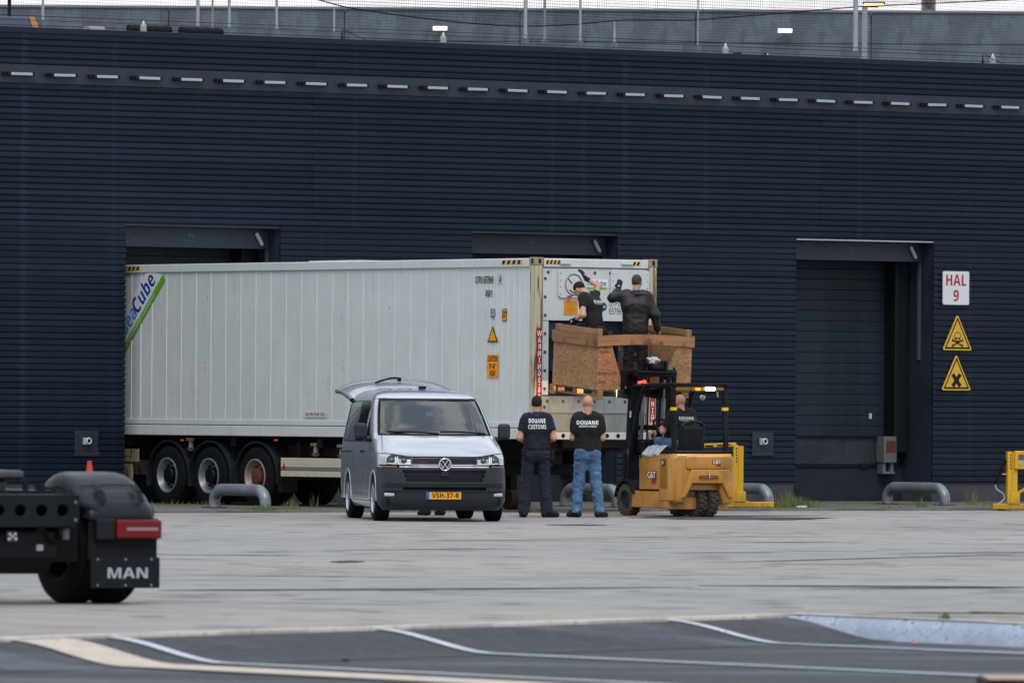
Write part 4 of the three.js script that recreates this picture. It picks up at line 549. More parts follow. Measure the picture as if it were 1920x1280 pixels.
  for (const y0 of [0.44, 0.51, 0.545]) obj('bumper_rib', [patch(50, 1, (a, b) => { const y = y0 + b * 0.012, x = lerp(-0.88, 0.88, a); return [tx(x, y), y]; }, y0 === 0.44 ? 0.02 : 0.016)], S(0x15171b, 0.6, 0, { side: DBL }), bumper);
  const ez = zf(0.84) + 0.035, em = obj('emblem', [new THREE.TorusGeometry(0.086, 0.011, 8, 32).translate(0, 0.84, ez)], M.chrome, van);
  obj('emblem_backing', cyl(0.078, 0.078, 0.02, 0, 0.84, ez - 0.012, 'z', 32), S(0x15171a, 0.3), em);
  obj('emblem_letters', [[[-0.045, 0.062], [0, -0.0], [0.045, 0.062]], [[-0.068, 0.02], [-0.032, -0.058], [0, 0.004], [0.032, -0.058], [0.068, 0.02]]].flatMap(l => l.slice(1).map((p, i) => bar([l[i][0], 0.84 + l[i][1], ez + 0.003], [p[0], 0.84 + p[1], ez + 0.003], 0.0075, 6))), M.chrome, em);
  obj('model_badge', [letters('4', 0.022).translate(-0.37, 0.861, zf(0.86) - 0.0), letters('MOTION', 0.016).translate(-0.31, 0.863, zf(0.86) - 0.0)], M.red, van);
  const pl = obj('number_plate', bx(0.52, 0.11, 0.012, -0.02, 0.385, zf(0.385) + 0.016, 0.003), S(0xd99a0c, 0.45), van);
  obj('plate_band', bb(-0.28, -0.235, 0.33, 0.44, zf(0.385) + 0.0225, zf(0.385) + 0.0245), S(0x1c4fae, 0.5), pl); obj('plate_text', [letters('VSH-37-R', 0.074, { sx: 0.92 }).translate(0.008, 0.351, zf(0.385) + 0.0245), letters('NL', 0.016).translate(-0.257, 0.345, zf(0.385) + 0.026)], M.textBlack, pl);
  obj('sensor_plate', bx(0.11, 0.07, 0.02, 0, 0.7, zf(0.7) - 0.005, 0.006), S(0x24272c, 0.4), van);
  // inside: floor, dash, seats, wheel, bulkhead
  obj('underbody', [bb(-0.85, 0.85, 0.24, 0.34, -4.7, -0.15), bb(-0.55, 0.55, 0.2, 0.26, -1.6, -0.1), cyl(0.05, 0.05, 1.5, 0, 0.3, AX[1], 'x'), cyl(0.05, 0.05, 1.5, 0, 0.3, AX[0], 'x')], dark, van);
  obj('engine_bay', bb(-0.7, 0.7, 0.34, 0.97, -1.1, -0.25), dark, van); obj('wheel_housing', [[-1, 0], [1, 0], [-1, 1], [1, 1]].map(([s, i]) => bb(s > 0 ? 0.5 : -0.7, s > 0 ? 0.7 : -0.5, 0.3, 0.95, AX[i] - 0.5, AX[i] + 0.5)), dark, van);
  obj('dashboard', [bb(-0.84, 0.84, 0.95, 1.22, -1.55, -1.05, 0.05)], S(0x14161a, 0.7), van);
  const trim = S(0x1d1f23, 0.85), seat = x => obj('seat', [bx(0.5, 0.16, 0.5, x, 0.86, -2.1, 0.06), bx(0.5, 0.62, 0.14, x, 1.18, -2.38, 0.06, -0.15), bx(0.26, 0.17, 0.1, x, 1.56, -2.43, 0.04)], trim, van);
  seat(-0.45); seat(0.45); obj('headrest_post', [-0.53, -0.37, 0.37, 0.53].map(x => bar([x, 1.42, -2.4], [x, 1.52, -2.42], 0.008)), M.chrome, van);
  obj('steering_wheel', [new THREE.TorusGeometry(0.19, 0.018, 8, 28).rotateX(-0.55).translate(0.45, 1.2, -1.62), bx(0.34, 0.05, 0.03, 0.45, 1.2, -1.62, 0.01, -0.55)], M.black, van);
  obj('bulkhead', [bb(-0.85, -0.84, 0.34, 1.15, -4.7, -1.3), bb(0.84, 0.85, 0.34, 1.15, -4.7, -1.3), bb(-0.8, 0.8, 0.4, 1.1, -2.65, -2.6), bb(-0.74, 0.74, 1.1, 1.78, -2.66, -2.62)], trim, van);
  obj('interior_stripe', [bx(0.02, 0.8, 0.06, -0.75, 1.4, -2.75, 0, 0.15)], S(0xb59a1e, 0.6), van);
  obj('headlining', bb(-0.68, 0.68, 1.8, 1.815, -4.6, -1.95), S(0x3a3c40, 0.9), van);
  // tailgate, hinged at the rear roof edge and standing up
  const tg = sub('tailgate', van, [0, 1.89, -4.66], [0.085, 0, 0]);
  const tsurf = (nu, nv, w, L, off, y0 = 0) => { const v = [], ix = []; for (let i = 0; i <= nu; i++) for (let j = 0; j <= nv; j++) { const a = lerp(-1, 1, i / nu), b = j / nv, ww = w * lerp(0.95, 1.04, b); v.push(a * ww, y0 + 0.09 * Math.sin(b * 1.9) - 0.1 * Math.pow(Math.abs(a), 4) * (0.6 + 0.6 * b) - 0.035 * a * a + off, -b * L); } for (let i = 0; i < nu; i++) for (let j = 0; j < nv; j++) { const a = i * (nv + 1) + j, b = a + nv + 1; ix.push(a, b, a + 1, b, b + 1, a + 1); } const g = new THREE.BufferGeometry(); g.setAttribute('position', new THREE.Float32BufferAttribute(v, 3)); g.setIndex(ix); g.computeVertexNormals(); return g; };
  obj('tailgate_skin', tsurf(30, 16, 0.84, 1.3, 0.0), paint, tg); obj('tailgate_lining', tsurf(30, 16, 0.8, 1.24, -0.045), S(0x868d96, 0.6, 0, { side: DBL }), tg);
  obj('tailgate_rim', [tube(Array.from({ length: 15 }, (_, i) => { const a = lerp(-1, 1, i / 14); return [a * 0.87, 0.085 - 0.12 * Math.pow(Math.abs(a), 4) - 0.035 * a * a - 0.015, -1.29]; }), 0.04, 8, 40), ...[-1, 1].map(s => tube(Array.from({ length: 8 }, (_, i) => { const b = i / 7; return [s * 0.84 * lerp(0.95, 1.04, b), 0.09 * Math.sin(b * 1.9) - 0.1 * (0.6 + 0.6 * b) - 0.05, -b * 1.29]; }), 0.035, 8))], S(0x6c727a, 0.4, 0.4), tg);
  obj('rear_wiper', [tube([[-0.35, 0.1, -0.75], [-0.1, 0.15, -0.95], [0.05, 0.15, -1.0]], 0.016, 6), cyl(0.03, 0.03, 0.06, 0.05, 0.13, -1.0)], M.black, tg);
  obj('gas_strut', [bar([-0.74, -0.08, -0.45], [-0.78, -0.55, -0.06], 0.014), bar([0.74, -0.08, -0.45], [0.78, -0.55, -0.06], 0.014)], M.black, tg);
}
// ---------------------------------------------------------------- rear of the tractor truck in the left foreground
{
  const p0 = onGround(150, 1136), t = thing('tractor_truck', 'rear of a dark grey tractor truck cut off at the left edge', 'truck', at(14, 1100, 72.2).setY(0), 27 * PI / 180);
  // local +z looks back towards the camera; the truck's right side is +x
  const body = S(0x1d232b, 0.5, 0.0, { map: grime, roughnessMap: roughMap }), frame = S(0x10151c, 0.45, 0.1, { map: grime }), under = S(0x0a0b0d, 0.7);
  obj('chassis_rail', [bb(-0.42, -0.34, 0.68, 0.95, -6, 0.42), bb(0.34, 0.42, 0.68, 0.95, -6, 0.42)], frame, t);
  const cm = new THREE.Shape(); cm.moveTo(-0.44, 0.66); cm.lineTo(0.4, 0.66); cm.lineTo(0.44, 0.7); cm.lineTo(0.44, 0.88); cm.lineTo(0.4, 0.92); cm.lineTo(-0.44, 0.92); cm.closePath();
  for (let i = 0; i < 4; i++) { const h = new THREE.Path(); h.absarc(-0.3 + i * 0.195, 0.8, 0.05, 0, 2 * PI, true); cm.holes.push(h); }
  obj('end_crossmember', [ext(cm, 0.03, 0.006).translate(0, 0, 0.46), bb(-0.44, 0.44, 0.905, 0.935, 0.2, 0.49, 0.008), bb(-0.43, 0.43, 0.66, 0.68, 0.25, 0.46)], frame, t);
  obj('crossmember_back', bb(-0.4, 0.4, 0.69, 0.9, 0.2, 0.24), under, t);
  const fw = obj('fifth_wheel', [bb(-0.45, 0.3, 1.05, 1.13, -1.2, -0.35, 0.03), bb(-0.4, 0.2, 0.95, 1.05, -1.0, -0.5, 0.02)], S(0x4a4c50, 0.35, 0.6, { map: grime }), t); obj('mounting_plate', [bb(-0.5, 0.5, 0.94, 0.965, -1.4, 0.1), bx(0.04, 0.06, 0.04, 0.3, 0.99, 0.02), bx(0.04, 0.06, 0.04, 0.36, 0.99, -0.2), bx(0.04, 0.08, 0.04, 0.2, 1.0, -0.1)], frame, t);
  obj('air_tank', [cyl(0.16, 0.16, 0.66, -0.05, 0.42, 0.12, 'x', 24), bb(-0.3, 0.34, 0.36, 0.66, 0.05, 0.3, 0.06), bb(0.12, 0.2, 0.62, 0.68, 0.1, 0.32)], S(0x0a0d11, 0.5, 0, { map: grime }), t);
  obj('lower_bracket', [bb(0.3, 0.56, 0.36, 0.66, 0.05, 0.2, 0.01)], under, t); obj('sticker', bb(0.13, 0.19, 0.46, 0.51, 0.301, 0.304), S(0xa8adb2, 0.5), t);
  const rl = obj('reverse_light', bb(-0.16, -0.06, 0.53, 0.63, 0.3, 0.34, 0.012), S(0x3a3d40, 0.4), t); obj('light_lens', [[-0.135, 0.6], [-0.085, 0.6], [-0.11, 0.58], [-0.14, 0.56], [-0.08, 0.56]].map(([x, y]) => cyl(0.013, 0.013, 0.006, x, y, 0.342, 'z', 10)), M.lens, rl);
  obj('plug_socket', bb(0.36, 0.42, 0.55, 0.65, 0.24, 0.34, 0.015), S(0x60656a, 0.5), t);
  obj('drive_axle', [cyl(0.11, 0.11, 1.7, 0, 0.5, -0.35, 'x'), new THREE.SphereGeometry(0.24, 20, 14).translate(0, 0.5, -0.35)], under, t);
  const M_f = body;
  for (const s of [1, -1]) {
    for (const x of [0.74, 1.07]) truckWheel(t, [s * x, 0.52, -0.35], s, 0.52, 0.3, M.galv);
    const c = s * 0.935, hw = 0.335;
    const path = []; for (let k = 0; k <= 22; k++) { const q = lerp(PI * 0.93, PI * 0.3, k / 22); path.push([-0.35 + 0.62 * Math.cos(q), 0.5 + 0.62 * Math.sin(q)]); } for (const p of [[0.1, 0.965], [0.17, 0.915], [0.205, 0.88], [0.235, 0.865], [0.275, 0.82], [0.3, 0.77], [0.305, 0.72], [0.285, 0.7]]) path.push(p);
    const vs = [-1, -0.995, -0.97, -0.92, -0.85, -0.7, -0.35, 0, 0.35, 0.6, 0.75, 0.86, 0.93, 0.975, 1, 1], gv = [], gi = [];
    path.forEach(([z, y], k) => { const a = path[Math.max(k - 1, 0)], b = path[Math.min(k + 1, path.length - 1)], L = Math.hypot(b[0] - a[0], b[1] - a[1]), nz = (b[1] - a[1]) / L, ny = -(b[0] - a[0]) / L; vs.forEach((v, m) => { const outer = v * s > 0, ex = outer ? 4.5 : 9, dr = (outer ? 0.17 : 0.1) * (1 - Math.pow(Math.max(1 - Math.pow(Math.abs(v), ex), 0), 1 / 2.4)); const e = m === 0 || m === vs.length - 1 ? 0.02 : 0; gv.push(c + v * hw, y + ny * (dr + e), z + nz * (dr + e)); }); });
    for (let k = 0; k < path.length - 1; k++) for (let m = 0; m < vs.length - 1; m++) { const a = k * vs.length + m, b = a + vs.length; gi.push(a, b, a + 1, b, b + 1, a + 1); }
    const fg = new THREE.BufferGeometry(); fg.setAttribute('position', new THREE.Float32BufferAttribute(gv, 3)); fg.setIndex(gi); fg.computeVertexNormals();
    const fender = obj('mudguard', fg, Object.assign(M_f.clone(), { side: DBL }), t);
    obj('mudguard_seam', [tube([[c - 0.3, 1.0, 0.045], [c, 1.012, 0.03], [c + 0.22, 1.005, 0.03]], 0.006, 6)], M.black, fender);
    obj('air_line', tube([[s * 0.3, 0.94, -0.2], [s * 0.38, 0.98, 0.0], [s * 0.44, 0.9, 0.12], [s * 0.46, 0.72, 0.16], [s * 0.4, 0.55, 0.1]], 0.012), M.rubber, t); obj('air_line', tube([[s * 0.2, 0.6, 0.31], [s * 0.28, 0.52, 0.34], [s * 0.36, 0.58, 0.3]], 0.009), M.rubber, t);
    for (const y of [0.72, 0.87]) obj('frame_bolt', cyl(0.014, 0.014, 0.012, s * 0.4, y, 0.496, 'z', 6), M.steel, t);
    for (const q of [-0.17, 0.18]) obj('strap', [bx(0.06, 0.014, 0.12, c + q, 0.985, 0.14, 0.004, 0.5), bx(0.05, 0.1, 0.014, c + q, 0.91, 0.245, 0.004, -0.5)], M.black, fender);
    const flap = obj('mud_flap', [bb(c - 0.32, c + 0.32, 0.38, 0.7, 0.27, 0.285, 0.004)], S(0x0d1015, 0.75, 0, { map: grime }), t); 
    const low = obj('lower_flap', [bb(c - 0.3, c + 0.34, 0.14, 0.4, 0.29, 0.302, 0.004)], S(0x10141a, 0.7, 0, { map: grime }), t);
    for (const q of [-0.24, 0.02, 0.26]) for (const y of [0.165, 0.385]) obj('flap_rivet', cyl(0.01, 0.01, 0.006, c + q, y, 0.304, 'z', 8), M.steel, low);
    obj('maker_lettering', letters('MAN', 0.088, { sx: 1.4 }).translate(c + 0.04, 0.225, 0.304), S(0x9aa2aa, 0.5), low);
    const lamp = obj('tail_light', bb(c - 0.09, c + 0.33, 0.56, 0.72, 0.3, 0.37, 0.02), P(0x640812, 0.35, { specularIntensity: 0.6 }), t); obj('tail_light_housing', [bb(c - 0.27, c - 0.092, 0.55, 0.73, 0.28, 0.345, 0.015), bb(c - 0.09, c + 0.32, 0.55, 0.73, 0.28, 0.3)], S(0x14171c, 0.5), lamp);
    obj('clear_lens', bb(c + 0.0, c + 0.29, 0.628, 0.655, 0.366, 0.373), S(0x8f6a6c, 0.3), lamp); obj('lamp_pattern', [bb(c - 0.07, c + 0.31, 0.585, 0.592, 0.368, 0.372), bb(c - 0.07, c + 0.31, 0.685, 0.692, 0.368, 0.372)], S(0x5a0a12, 0.3), lamp);
    obj('lamp_bracket', tube([[s * 0.44, 0.86, 0.1], [s * 0.55, 0.85, 0.2], [s * 0.72, 0.78, 0.26]], 0.035), under, t);
  }
}
// ---------------------------------------------------------------- forklift
const FY = 30 * PI / 180, FX = at(1259, 900, 132.7);
const FL = thing('forklift', 'ochre yellow three-wheel electric forklift lifting the wooden crate', 'forklift', [FX.x + 0.56 * Math.cos(FY), 0, FX.z - 0.56 * Math.sin(FY)], FY);
const cat = S(0xb27f38, 0.42, 0, { map: grime, roughnessMap: roughMap }), guardM = S(0x12161b, 0.5, 0.2, { map: grime });
const forkY = 1.83, TILT = 0.085;
{
  // local: +z to the rear (towards the camera), x across, origin below the middle of the rear-left to rear-right corner line
  const f = FL;
  // counterweight seen from behind: arch over the twin rear wheels
  const cw = new THREE.Shape([[-0.56, 0.26], [-0.5, 0.2], [-0.36, 0.2], [-0.27, 0.5], [0.27, 0.5], [0.36, 0.2], [0.5, 0.2], [0.56, 0.26], [0.56, 0.91], [0.5, 0.985], [-0.5, 0.985], [-0.56, 0.91]].map(p => new THREE.Vector2(...p)));
  obj('counterweight', [creased(ext(cw, 0.5, 0.07, 4), 0.7).translate(0, 0, -0.42)], cat, f);
  const up = obj('rear_hatch', [creased(ext(roundRect(0.8, 0.21, 0.05, 0.05, 0.845), 0.05, 0.02, 3), 0.7).translate(0, 0, 0.055)], cat, f);
  const lowS = poly([[-0.43, 0.3], [-0.36, 0.3], [-0.24, 0.52], [0.3, 0.52], [0.42, 0.3], [0.5, 0.3], [0.5, 0.62], [0.42, 0.74], [-0.26, 0.74]]); obj('rear_skirt', creased(ext(lowS, 0.06, 0.02, 3), 0.7).translate(0, 0, 0.06), cat, f);
  obj('tow_slot', [bx(0.36, 0.03, 0.03, 0.05, 0.635, 0.11, 0.01), bx(0.36, 0.014, 0.05, 0.05, 0.61, 0.125, 0.004)], S(0x5a3d14, 0.7), f); obj('tow_pin', [cyl(0.012, 0.012, 0.1, 0.05, 0.65, 0.135)], M.chrome, f);
  const logo = (x, y, h, place) => { const g = sub('maker_logo', f); place(g); obj('logo_patch', ext(poly([[-h * 0.2, -h * 0.75], [h * 1.0, -h * 0.75], [h * 1.25, -h * 0.3], [h * 1.25, h * 0.95], [h * 0.7, h * 0.95]]), 0.002), S(0x8e1a20, 0.5), g); obj('logo_shadow', letters('CAT', h, { sx: 1.0, thick: 0.003 }).scale(1.12, 1.25, 1).translate(0, -h * 0.12, 0.003), M.textBlack, g); obj('logo_letters', letters('CAT', h, { sx: 0.98 }).translate(0, 0, 0.008), M.textWhite, g); obj('logo_triangle', new THREE.ShapeGeometry(poly([[-h * 0.35, -h * 0.02], [h * 0.35, -h * 0.02], [0, h * 0.45]])).translate(0, 0, 0.0095), M.yellowSign, g); return g; };
  logo(0, 0, 0.06, g => g.position.set(0.2, 0.83, 0.107));
  // battery side panels
  const sp = obj('side_panel', [creased(ext(poly([[-0.98, 0.42], [-0.1, 0.42], [-0.1, 0.975], [-0.85, 0.975], [-0.98, 0.86]]), 0.06, 0.015), 0.5).rotateY(-PI / 2).translate(-0.5, 0, 0).scale(1, 1, 1)], cat, f);
  sp.geometry.computeBoundingBox();
  obj('side_panel', [creased(ext(poly([[-0.98, 0.42], [-0.1, 0.42], [-0.1, 0.975], [-0.85, 0.975], [-0.98, 0.86]]), 0.06, 0.015), 0.5).rotateY(-PI / 2).translate(0.56, 0, 0)], cat, f);
  obj('rear_side', [creased(ext(poly([[-0.09, 0.42], [0.0, 0.42], [0.0, 0.93], [-0.03, 0.975], [-0.09, 0.975]]), 1.1, 0.015), 0.5).rotateY(-PI / 2).translate(0.55, 0, -0.02)], cat, f);
  obj('lower_sill', [creased(ext(poly([[-1.28, 0.14], [-0.1, 0.12], [-0.1, 0.4], [-1.2, 0.4]]), 1.09, 0.02), 0.5).rotateY(-PI / 2).translate(0.545, 0, 0)], cat, f);
  obj('battery_core', bb(-0.49, 0.49, 0.3, 0.93, -0.96, -0.1), M.black, f);
  logo(0, 0, 0.1, g => { g.position.set(-0.572, 0.6, -0.57); g.rotation.y = -PI / 2; }); { const g = sub('unit_number', f, [-0.572, 0.82, -0.24]); g.rotation.y = -PI / 2; obj('number_patch', ext(roundRect(0.08, 0.085, 0.02), 0.002).translate(0.015, 0.025, 0), M.textBlack, g); obj('number_letters', letters('20', 0.05, { sx: 0.9 }).translate(0, 0, 0.004), M.textWhite, g); }
  obj('floor_plate', [bb(-0.5, 0.5, 0.42, 0.47, -1.55, -0.96, 0.01), bb(-0.5, 0.5, 0.5, 1.0, -1.62, -1.56, 0.02), bb(-0.28, 0.28, 0.95, 1.2, -1.6, -1.35, 0.05)], M.blackPlastic, f);
  obj('top_deck', bb(-0.52, 0.52, 0.965, 1.0, -0.92, -0.08, 0.015), M.blackPlastic, f);
  // wheels
  const tread = (r, w, n) => Array.from({ length: n }, (_, i) => bx(w * 0.5, 0.03, 0.045, 0, r, 0, 0.008).translate((i % 2 ? 1 : -1) * w * 0.26, 0, 0).rotateX(i * 2 * PI / n));
  const tyreM = S(0x3f3a35, 0.95, 0, { map: wearMap });
  const wheel = (x, z, r, w, yaw = 0, dir = -1) => { const g = sub('wheel', f, [x, r, z], [0, yaw, 0]); obj('tyre', [creased(lathe([[r * 0.56, -w * 0.42], [r * 0.62, -w / 2], [r * 0.86, -w / 2], [r * 0.97, -w * 0.42], [r * 0.985, 0], [r * 0.97, w * 0.42], [r * 0.86, w / 2], [r * 0.62, w / 2], [r * 0.56, w * 0.42]], 36), 0.5), ...tread(r * 0.98, w * 0.92, 34)], tyreM, g); obj('rim', [creased(lathe([[r * 0.57, w * 0.45], [r * 0.53, w * 0.3], [r * 0.35, w * 0.2], [r * 0.3, w * 0.25], [0.001, w * 0.3]].map(([a, b]) => [a, b * dir]), 30), 0.5), ...Array.from({ length: 6 }, (_, k) => cyl(0.012, 0.012, 0.03, dir * w * 0.26, Math.cos(k * PI / 3) * r * 0.42, Math.sin(k * PI / 3) * r * 0.42, 'x', 6))], S(0x24272c, 0.55, 0.2), g); };
  wheel(-0.46, -1.44, 0.25, 0.18); wheel(0.46, -1.44, 0.25, 0.18, 0, 1); wheel(0.0, -0.2, 0.225, 0.15, 0.1, -1); wheel(0.19, -0.16, 0.225, 0.15, 0.1, 1);
  for (const x of [-0.57, 0.35]) { const s = new THREE.Shape(); s.absarc(0, 0, 0.31, 0.1, PI - 0.3); s.absarc(0, 0, 0.28, PI - 0.3, 0.1, true); obj('fender', ext(s, 0.22).rotateY(PI / 2).translate(x, 0.26, -1.42), M.blackPlastic, f); }
  // overhead guard
  const GT = 2.06;
  obj('rear_post', beam([-0.47, 0.98, -0.06], [-0.47, GT - 0.03, -0.12], 0.075, 0.075, 0.02), guardM, f); obj('rear_post', beam([0.47, 0.98, -0.06], [0.47, GT - 0.03, -0.12], 0.075, 0.075, 0.02), guardM, f);
  for (const s of [-1, 1]) obj('front_post', [tube([[s * 0.46, 0.45, -1.5], [s * 0.46, 1.0, -1.42], [s * 0.46, 1.8, -1.13], [s * 0.46, GT - 0.06, -1.0], [s * 0.46, GT - 0.02, -0.92]], 0.035, 8, 30)], guardM, f);
  obj('guard_frame', [beam([-0.47, GT, -1.05], [-0.47, GT, -0.08], 0.06, 0.05, 0.012), beam([0.47, GT, -1.05], [0.47, GT, -0.08], 0.06, 0.05, 0.012), bb(-0.5, 0.5, GT - 0.03, GT + 0.025, -0.14, -0.06, 0.012), bb(-0.5, 0.5, GT - 0.03, GT + 0.025, -1.1, -1.03, 0.012)], guardM, f);
  for (let i = 0; i < 7; i++) obj('guard_bar', bb(-0.44, 0.44, GT - 0.015, GT + 0.02, -0.93 + i * 0.12, -0.91 + i * 0.12, 0.004), guardM, f);
  obj('post_tape', [bx(0.08, 0.05, 0.08, -0.47, 1.68, -0.096, 0.004), bx(0.08, 0.05, 0.08, 0.47, 1.68, -0.096, 0.004)], M.yellowSign, f);
  obj('rear_lip', [bb(-0.5, 0.5, 0.98, 1.03, -0.16, 0.02, 0.02)], guardM, f);
  // lamps under the guard, lit
  const lb = obj('lamp_bar', [bb(-0.44, 0.44, GT - 0.09, GT - 0.035, -0.11, -0.08, 0.008), bb(-0.16, 0.3, GT - 0.1, GT - 0.04, -0.08, -0.055, 0.01)], S(0x7a5c22, 0.5), f);
  obj('work_light', bx(0.17, 0.05, 0.025, 0.16, GT - 0.065, -0.035, 0.01), S(0xfff4e0, 0.3, 0, { emissive: 0xfff0dc, emissiveIntensity: 6 }), lb); obj('indicator_light', bx(0.09, 0.04, 0.02, -0.06, GT - 0.07, -0.042, 0.01), S(0xd07a18, 0.3, 0, { emissive: 0xff8a10, emissiveIntensity: 1.6 }), lb);
  const wl = new THREE.SpotLight(0xfff0dc, 6, 8, 1.2, 0.9, 2); wl.position.set(0.16, GT - 0.07, 0.0); wl.target.position.set(0.16, 0.2, 1.8); wl.castShadow = true; wl.shadow.radius = 2; f.add(wl, wl.target);
  const rlp = obj('red_light', bx(0.15, 0.04, 0.03, -0.47, GT + 0.035, -1.06, 0.012, 0, 0, 0.12), S(0xa01512, 0.3, 0, { emissive: 0xff2a18, emissiveIntensity: 4 }), f); const rp = new THREE.PointLight(0xff3020, 0.4, 4, 2); rp.position.set(-0.47, GT + 0.05, -0.98); f.add(rp);
  // mast, tilted back
  const m = sub('mast', f, [0, 0.25, -1.66], [TILT, 0, 0]), MT = 1.78, FK = 1.6;
  for (const s of [-1, 1]) { obj('outer_channel', [bb(s * 0.36 - 0.05, s * 0.36 + 0.05, -0.1, MT, -0.07, 0.05, 0.008)], guardM, m); obj('inner_channel', [bb(s * 0.27 - 0.035, s * 0.27 + 0.035, 0.1, MT + 0.22, -0.08, 0.03, 0.006)], M.darkSteel, m); obj('lift_cylinder', [cyl(0.035, 0.035, 1.5, s * 0.19, 0.85, 0.03), cyl(0.02, 0.02, 0.4, s * 0.19, 1.7, 0.03)], M.steel, m); obj('hose', tube([[s * 0.1, 0.3, 0.06], [s * 0.11, 1.2, 0.07], [s * 0.1, 2.0, 0.03]], 0.014), M.rubber, m); }
  obj('mast_crossbar', [bb(-0.41, 0.41, MT - 0.02, MT + 0.05, -0.02, 0.07, 0.01), bb(-0.36, 0.36, MT + 0.16, MT + 0.23, -0.06, 0.04, 0.01), bb(-0.4, 0.4, 0.25, 0.37, -0.0, 0.06, 0.01), bb(-0.32, 0.32, 1.1, 1.18, 0.0, 0.05, 0.01)], guardM, m);
  obj('upper_bar', [tube([[-0.42, MT + 0.02, 0.12], [-0.2, MT + 0.02, 0.17], [0.35, MT + 0.02, 0.17], [0.45, MT + 0.0, 0.1]], 0.022), tube([[-0.32, MT + 0.24, 0.05], [-0.1, MT + 0.24, 0.12], [0.3, MT + 0.24, 0.12], [0.34, MT + 0.3, 0.04]], 0.02)], guardM, m);
  obj('chain_pulley', [cyl(0.07, 0.07, 0.05, -0.17, MT + 0.38, 0.02, 'x'), cyl(0.035, 0.035, 0.06, -0.17, MT + 0.38, 0.02, 'x'), bb(-0.21, -0.13, MT + 0.2, MT + 0.4, -0.03, 0.02, 0.01)], M.darkSteel, m); obj('chain_pulley', [bx(0.05, 0.24, 0.1, 0.14, MT + 0.3, 0, 0.03), bx(0.05, 0.24, 0.1, 0.21, MT + 0.3, 0, 0.03)], M.black, m); obj('hydraulic_motor', [cyl(0.07, 0.07, 0.18, 0.02, MT + 0.3, 0.02, 'x'), cyl(0.055, 0.055, 0.22, 0.02, MT + 0.3, 0.02, 'x')], M.darkSteel, m);
  obj('plastic_wrap', [(() => { const g = new THREE.IcosahedronGeometry(0.095, 5), p = g.attributes.position; for (let i = 0; i < p.count; i++) { const v = V().fromBufferAttribute(p, i), k = 0.7 + 0.65 * n3(v.x * 34, v.y * 34, v.z * 34); p.setXYZ(i, v.x * k * 1.3, v.y * k * 0.7, v.z * k); } g.computeVertexNormals(); return g.translate(0.02, MT + 0.4, -0.08); })()], S(0xa4abb2, 0.25), m);
  const car = obj('carriage', [bb(-0.5, 0.5, FK + 0.04, FK + 0.14, -0.17, -0.11, 0.01), bb(-0.5, 0.5, FK + 0.36, FK + 0.44, -0.17, -0.11, 0.01), bb(-0.5, -0.44, FK + 0.02, FK + 0.42, -0.165, -0.115, 0.01), bb(0.44, 0.5, FK + 0.02, FK + 0.42, -0.165, -0.115, 0.01)], guardM, m);
  for (const s of [-1, 1]) obj('fork', [bb(s * 0.3 - 0.06, s * 0.3 + 0.06, FK, FK + 0.43, -0.22, -0.175, 0.008), bb(s * 0.3 - 0.06, s * 0.3 + 0.06, FK - 0.03, FK + 0.015, -1.35, -0.175, 0.008)], M.darkSteel, m);
  // front work lamps on the mast
  for (const s of [-1]) { const hl = obj('mast_light', bx(0.09, 0.13, 0.09, s * 0.52, MT - 0.12, -0.12, 0.02), S(0x2a2c30, 0.5), m); obj('mast_light_lens', bx(0.075, 0.11, 0.012, s * 0.52, MT - 0.12, -0.17, 0.004), S(0xffe8c0, 0.3, 0, { emissive: 0xffdca0, emissiveIntensity: 5 }), hl); const ml = new THREE.SpotLight(0xffdca0, 7, 6, 1.1, 0.8, 2); ml.position.set(s * 0.52, MT - 0.12, -0.185); ml.target.position.set(s * 0.6, MT - 0.35, -1.2); ml.castShadow = true; m.add(ml, ml.target); }
  for (const [x, y] of [[-0.42, 1.35], [0.33, 1.4]]) obj('mast_label', [bx(0.03, 0.1, 0.004, x, y, 0.055)], S(0xb0b4b6, 0.5), m); obj('mast_label', bx(0.035, 0.2, 0.004, -0.42, 0.7, 0.055), S(0xb89088, 0.5), m);
  // seat, steering column, hand-held plastic sheet
  const seatM = S(0x17191d, 0.55);
  obj('seat_base', [bx(0.46, 0.12, 0.46, 0, 0.99, -0.62, 0.05), bx(0.36, 0.1, 0.4, 0, 0.93, -0.6, 0.02)], seatM, f); obj('seat_back', [bx(0.44, 0.46, 0.12, 0, 1.2, -0.34, 0.06, 0.16), new THREE.TorusGeometry(0.19, 0.035, 8, 24, PI).scale(1, 0.45, 1).rotateX(0.1).translate(0, 1.4, -0.29)], seatM, f); obj('armrest', [bx(0.06, 0.05, 0.34, 0.3, 1.2, -0.6, 0.02), bx(0.04, 0.2, 0.05, 0.3, 1.1, -0.48, 0.01), bx(0.14, 0.03, 0.02, 0.36, 1.1, -0.38)], seatM, f);
  obj('steering_column', [bar([0, 1.1, -1.42], [0, 1.4, -1.22], 0.05)], M.blackPlastic, f); obj('steering_wheel', [new THREE.TorusGeometry(0.155, 0.018, 8, 28).rotateX(-0.9).translate(0, 1.42, -1.2), bx(0.28, 0.03, 0.03, 0, 1.42, -1.2, 0.01), new THREE.SphereGeometry(0.05, 12, 8).translate(0, 1.41, -1.2)], M.black, f);
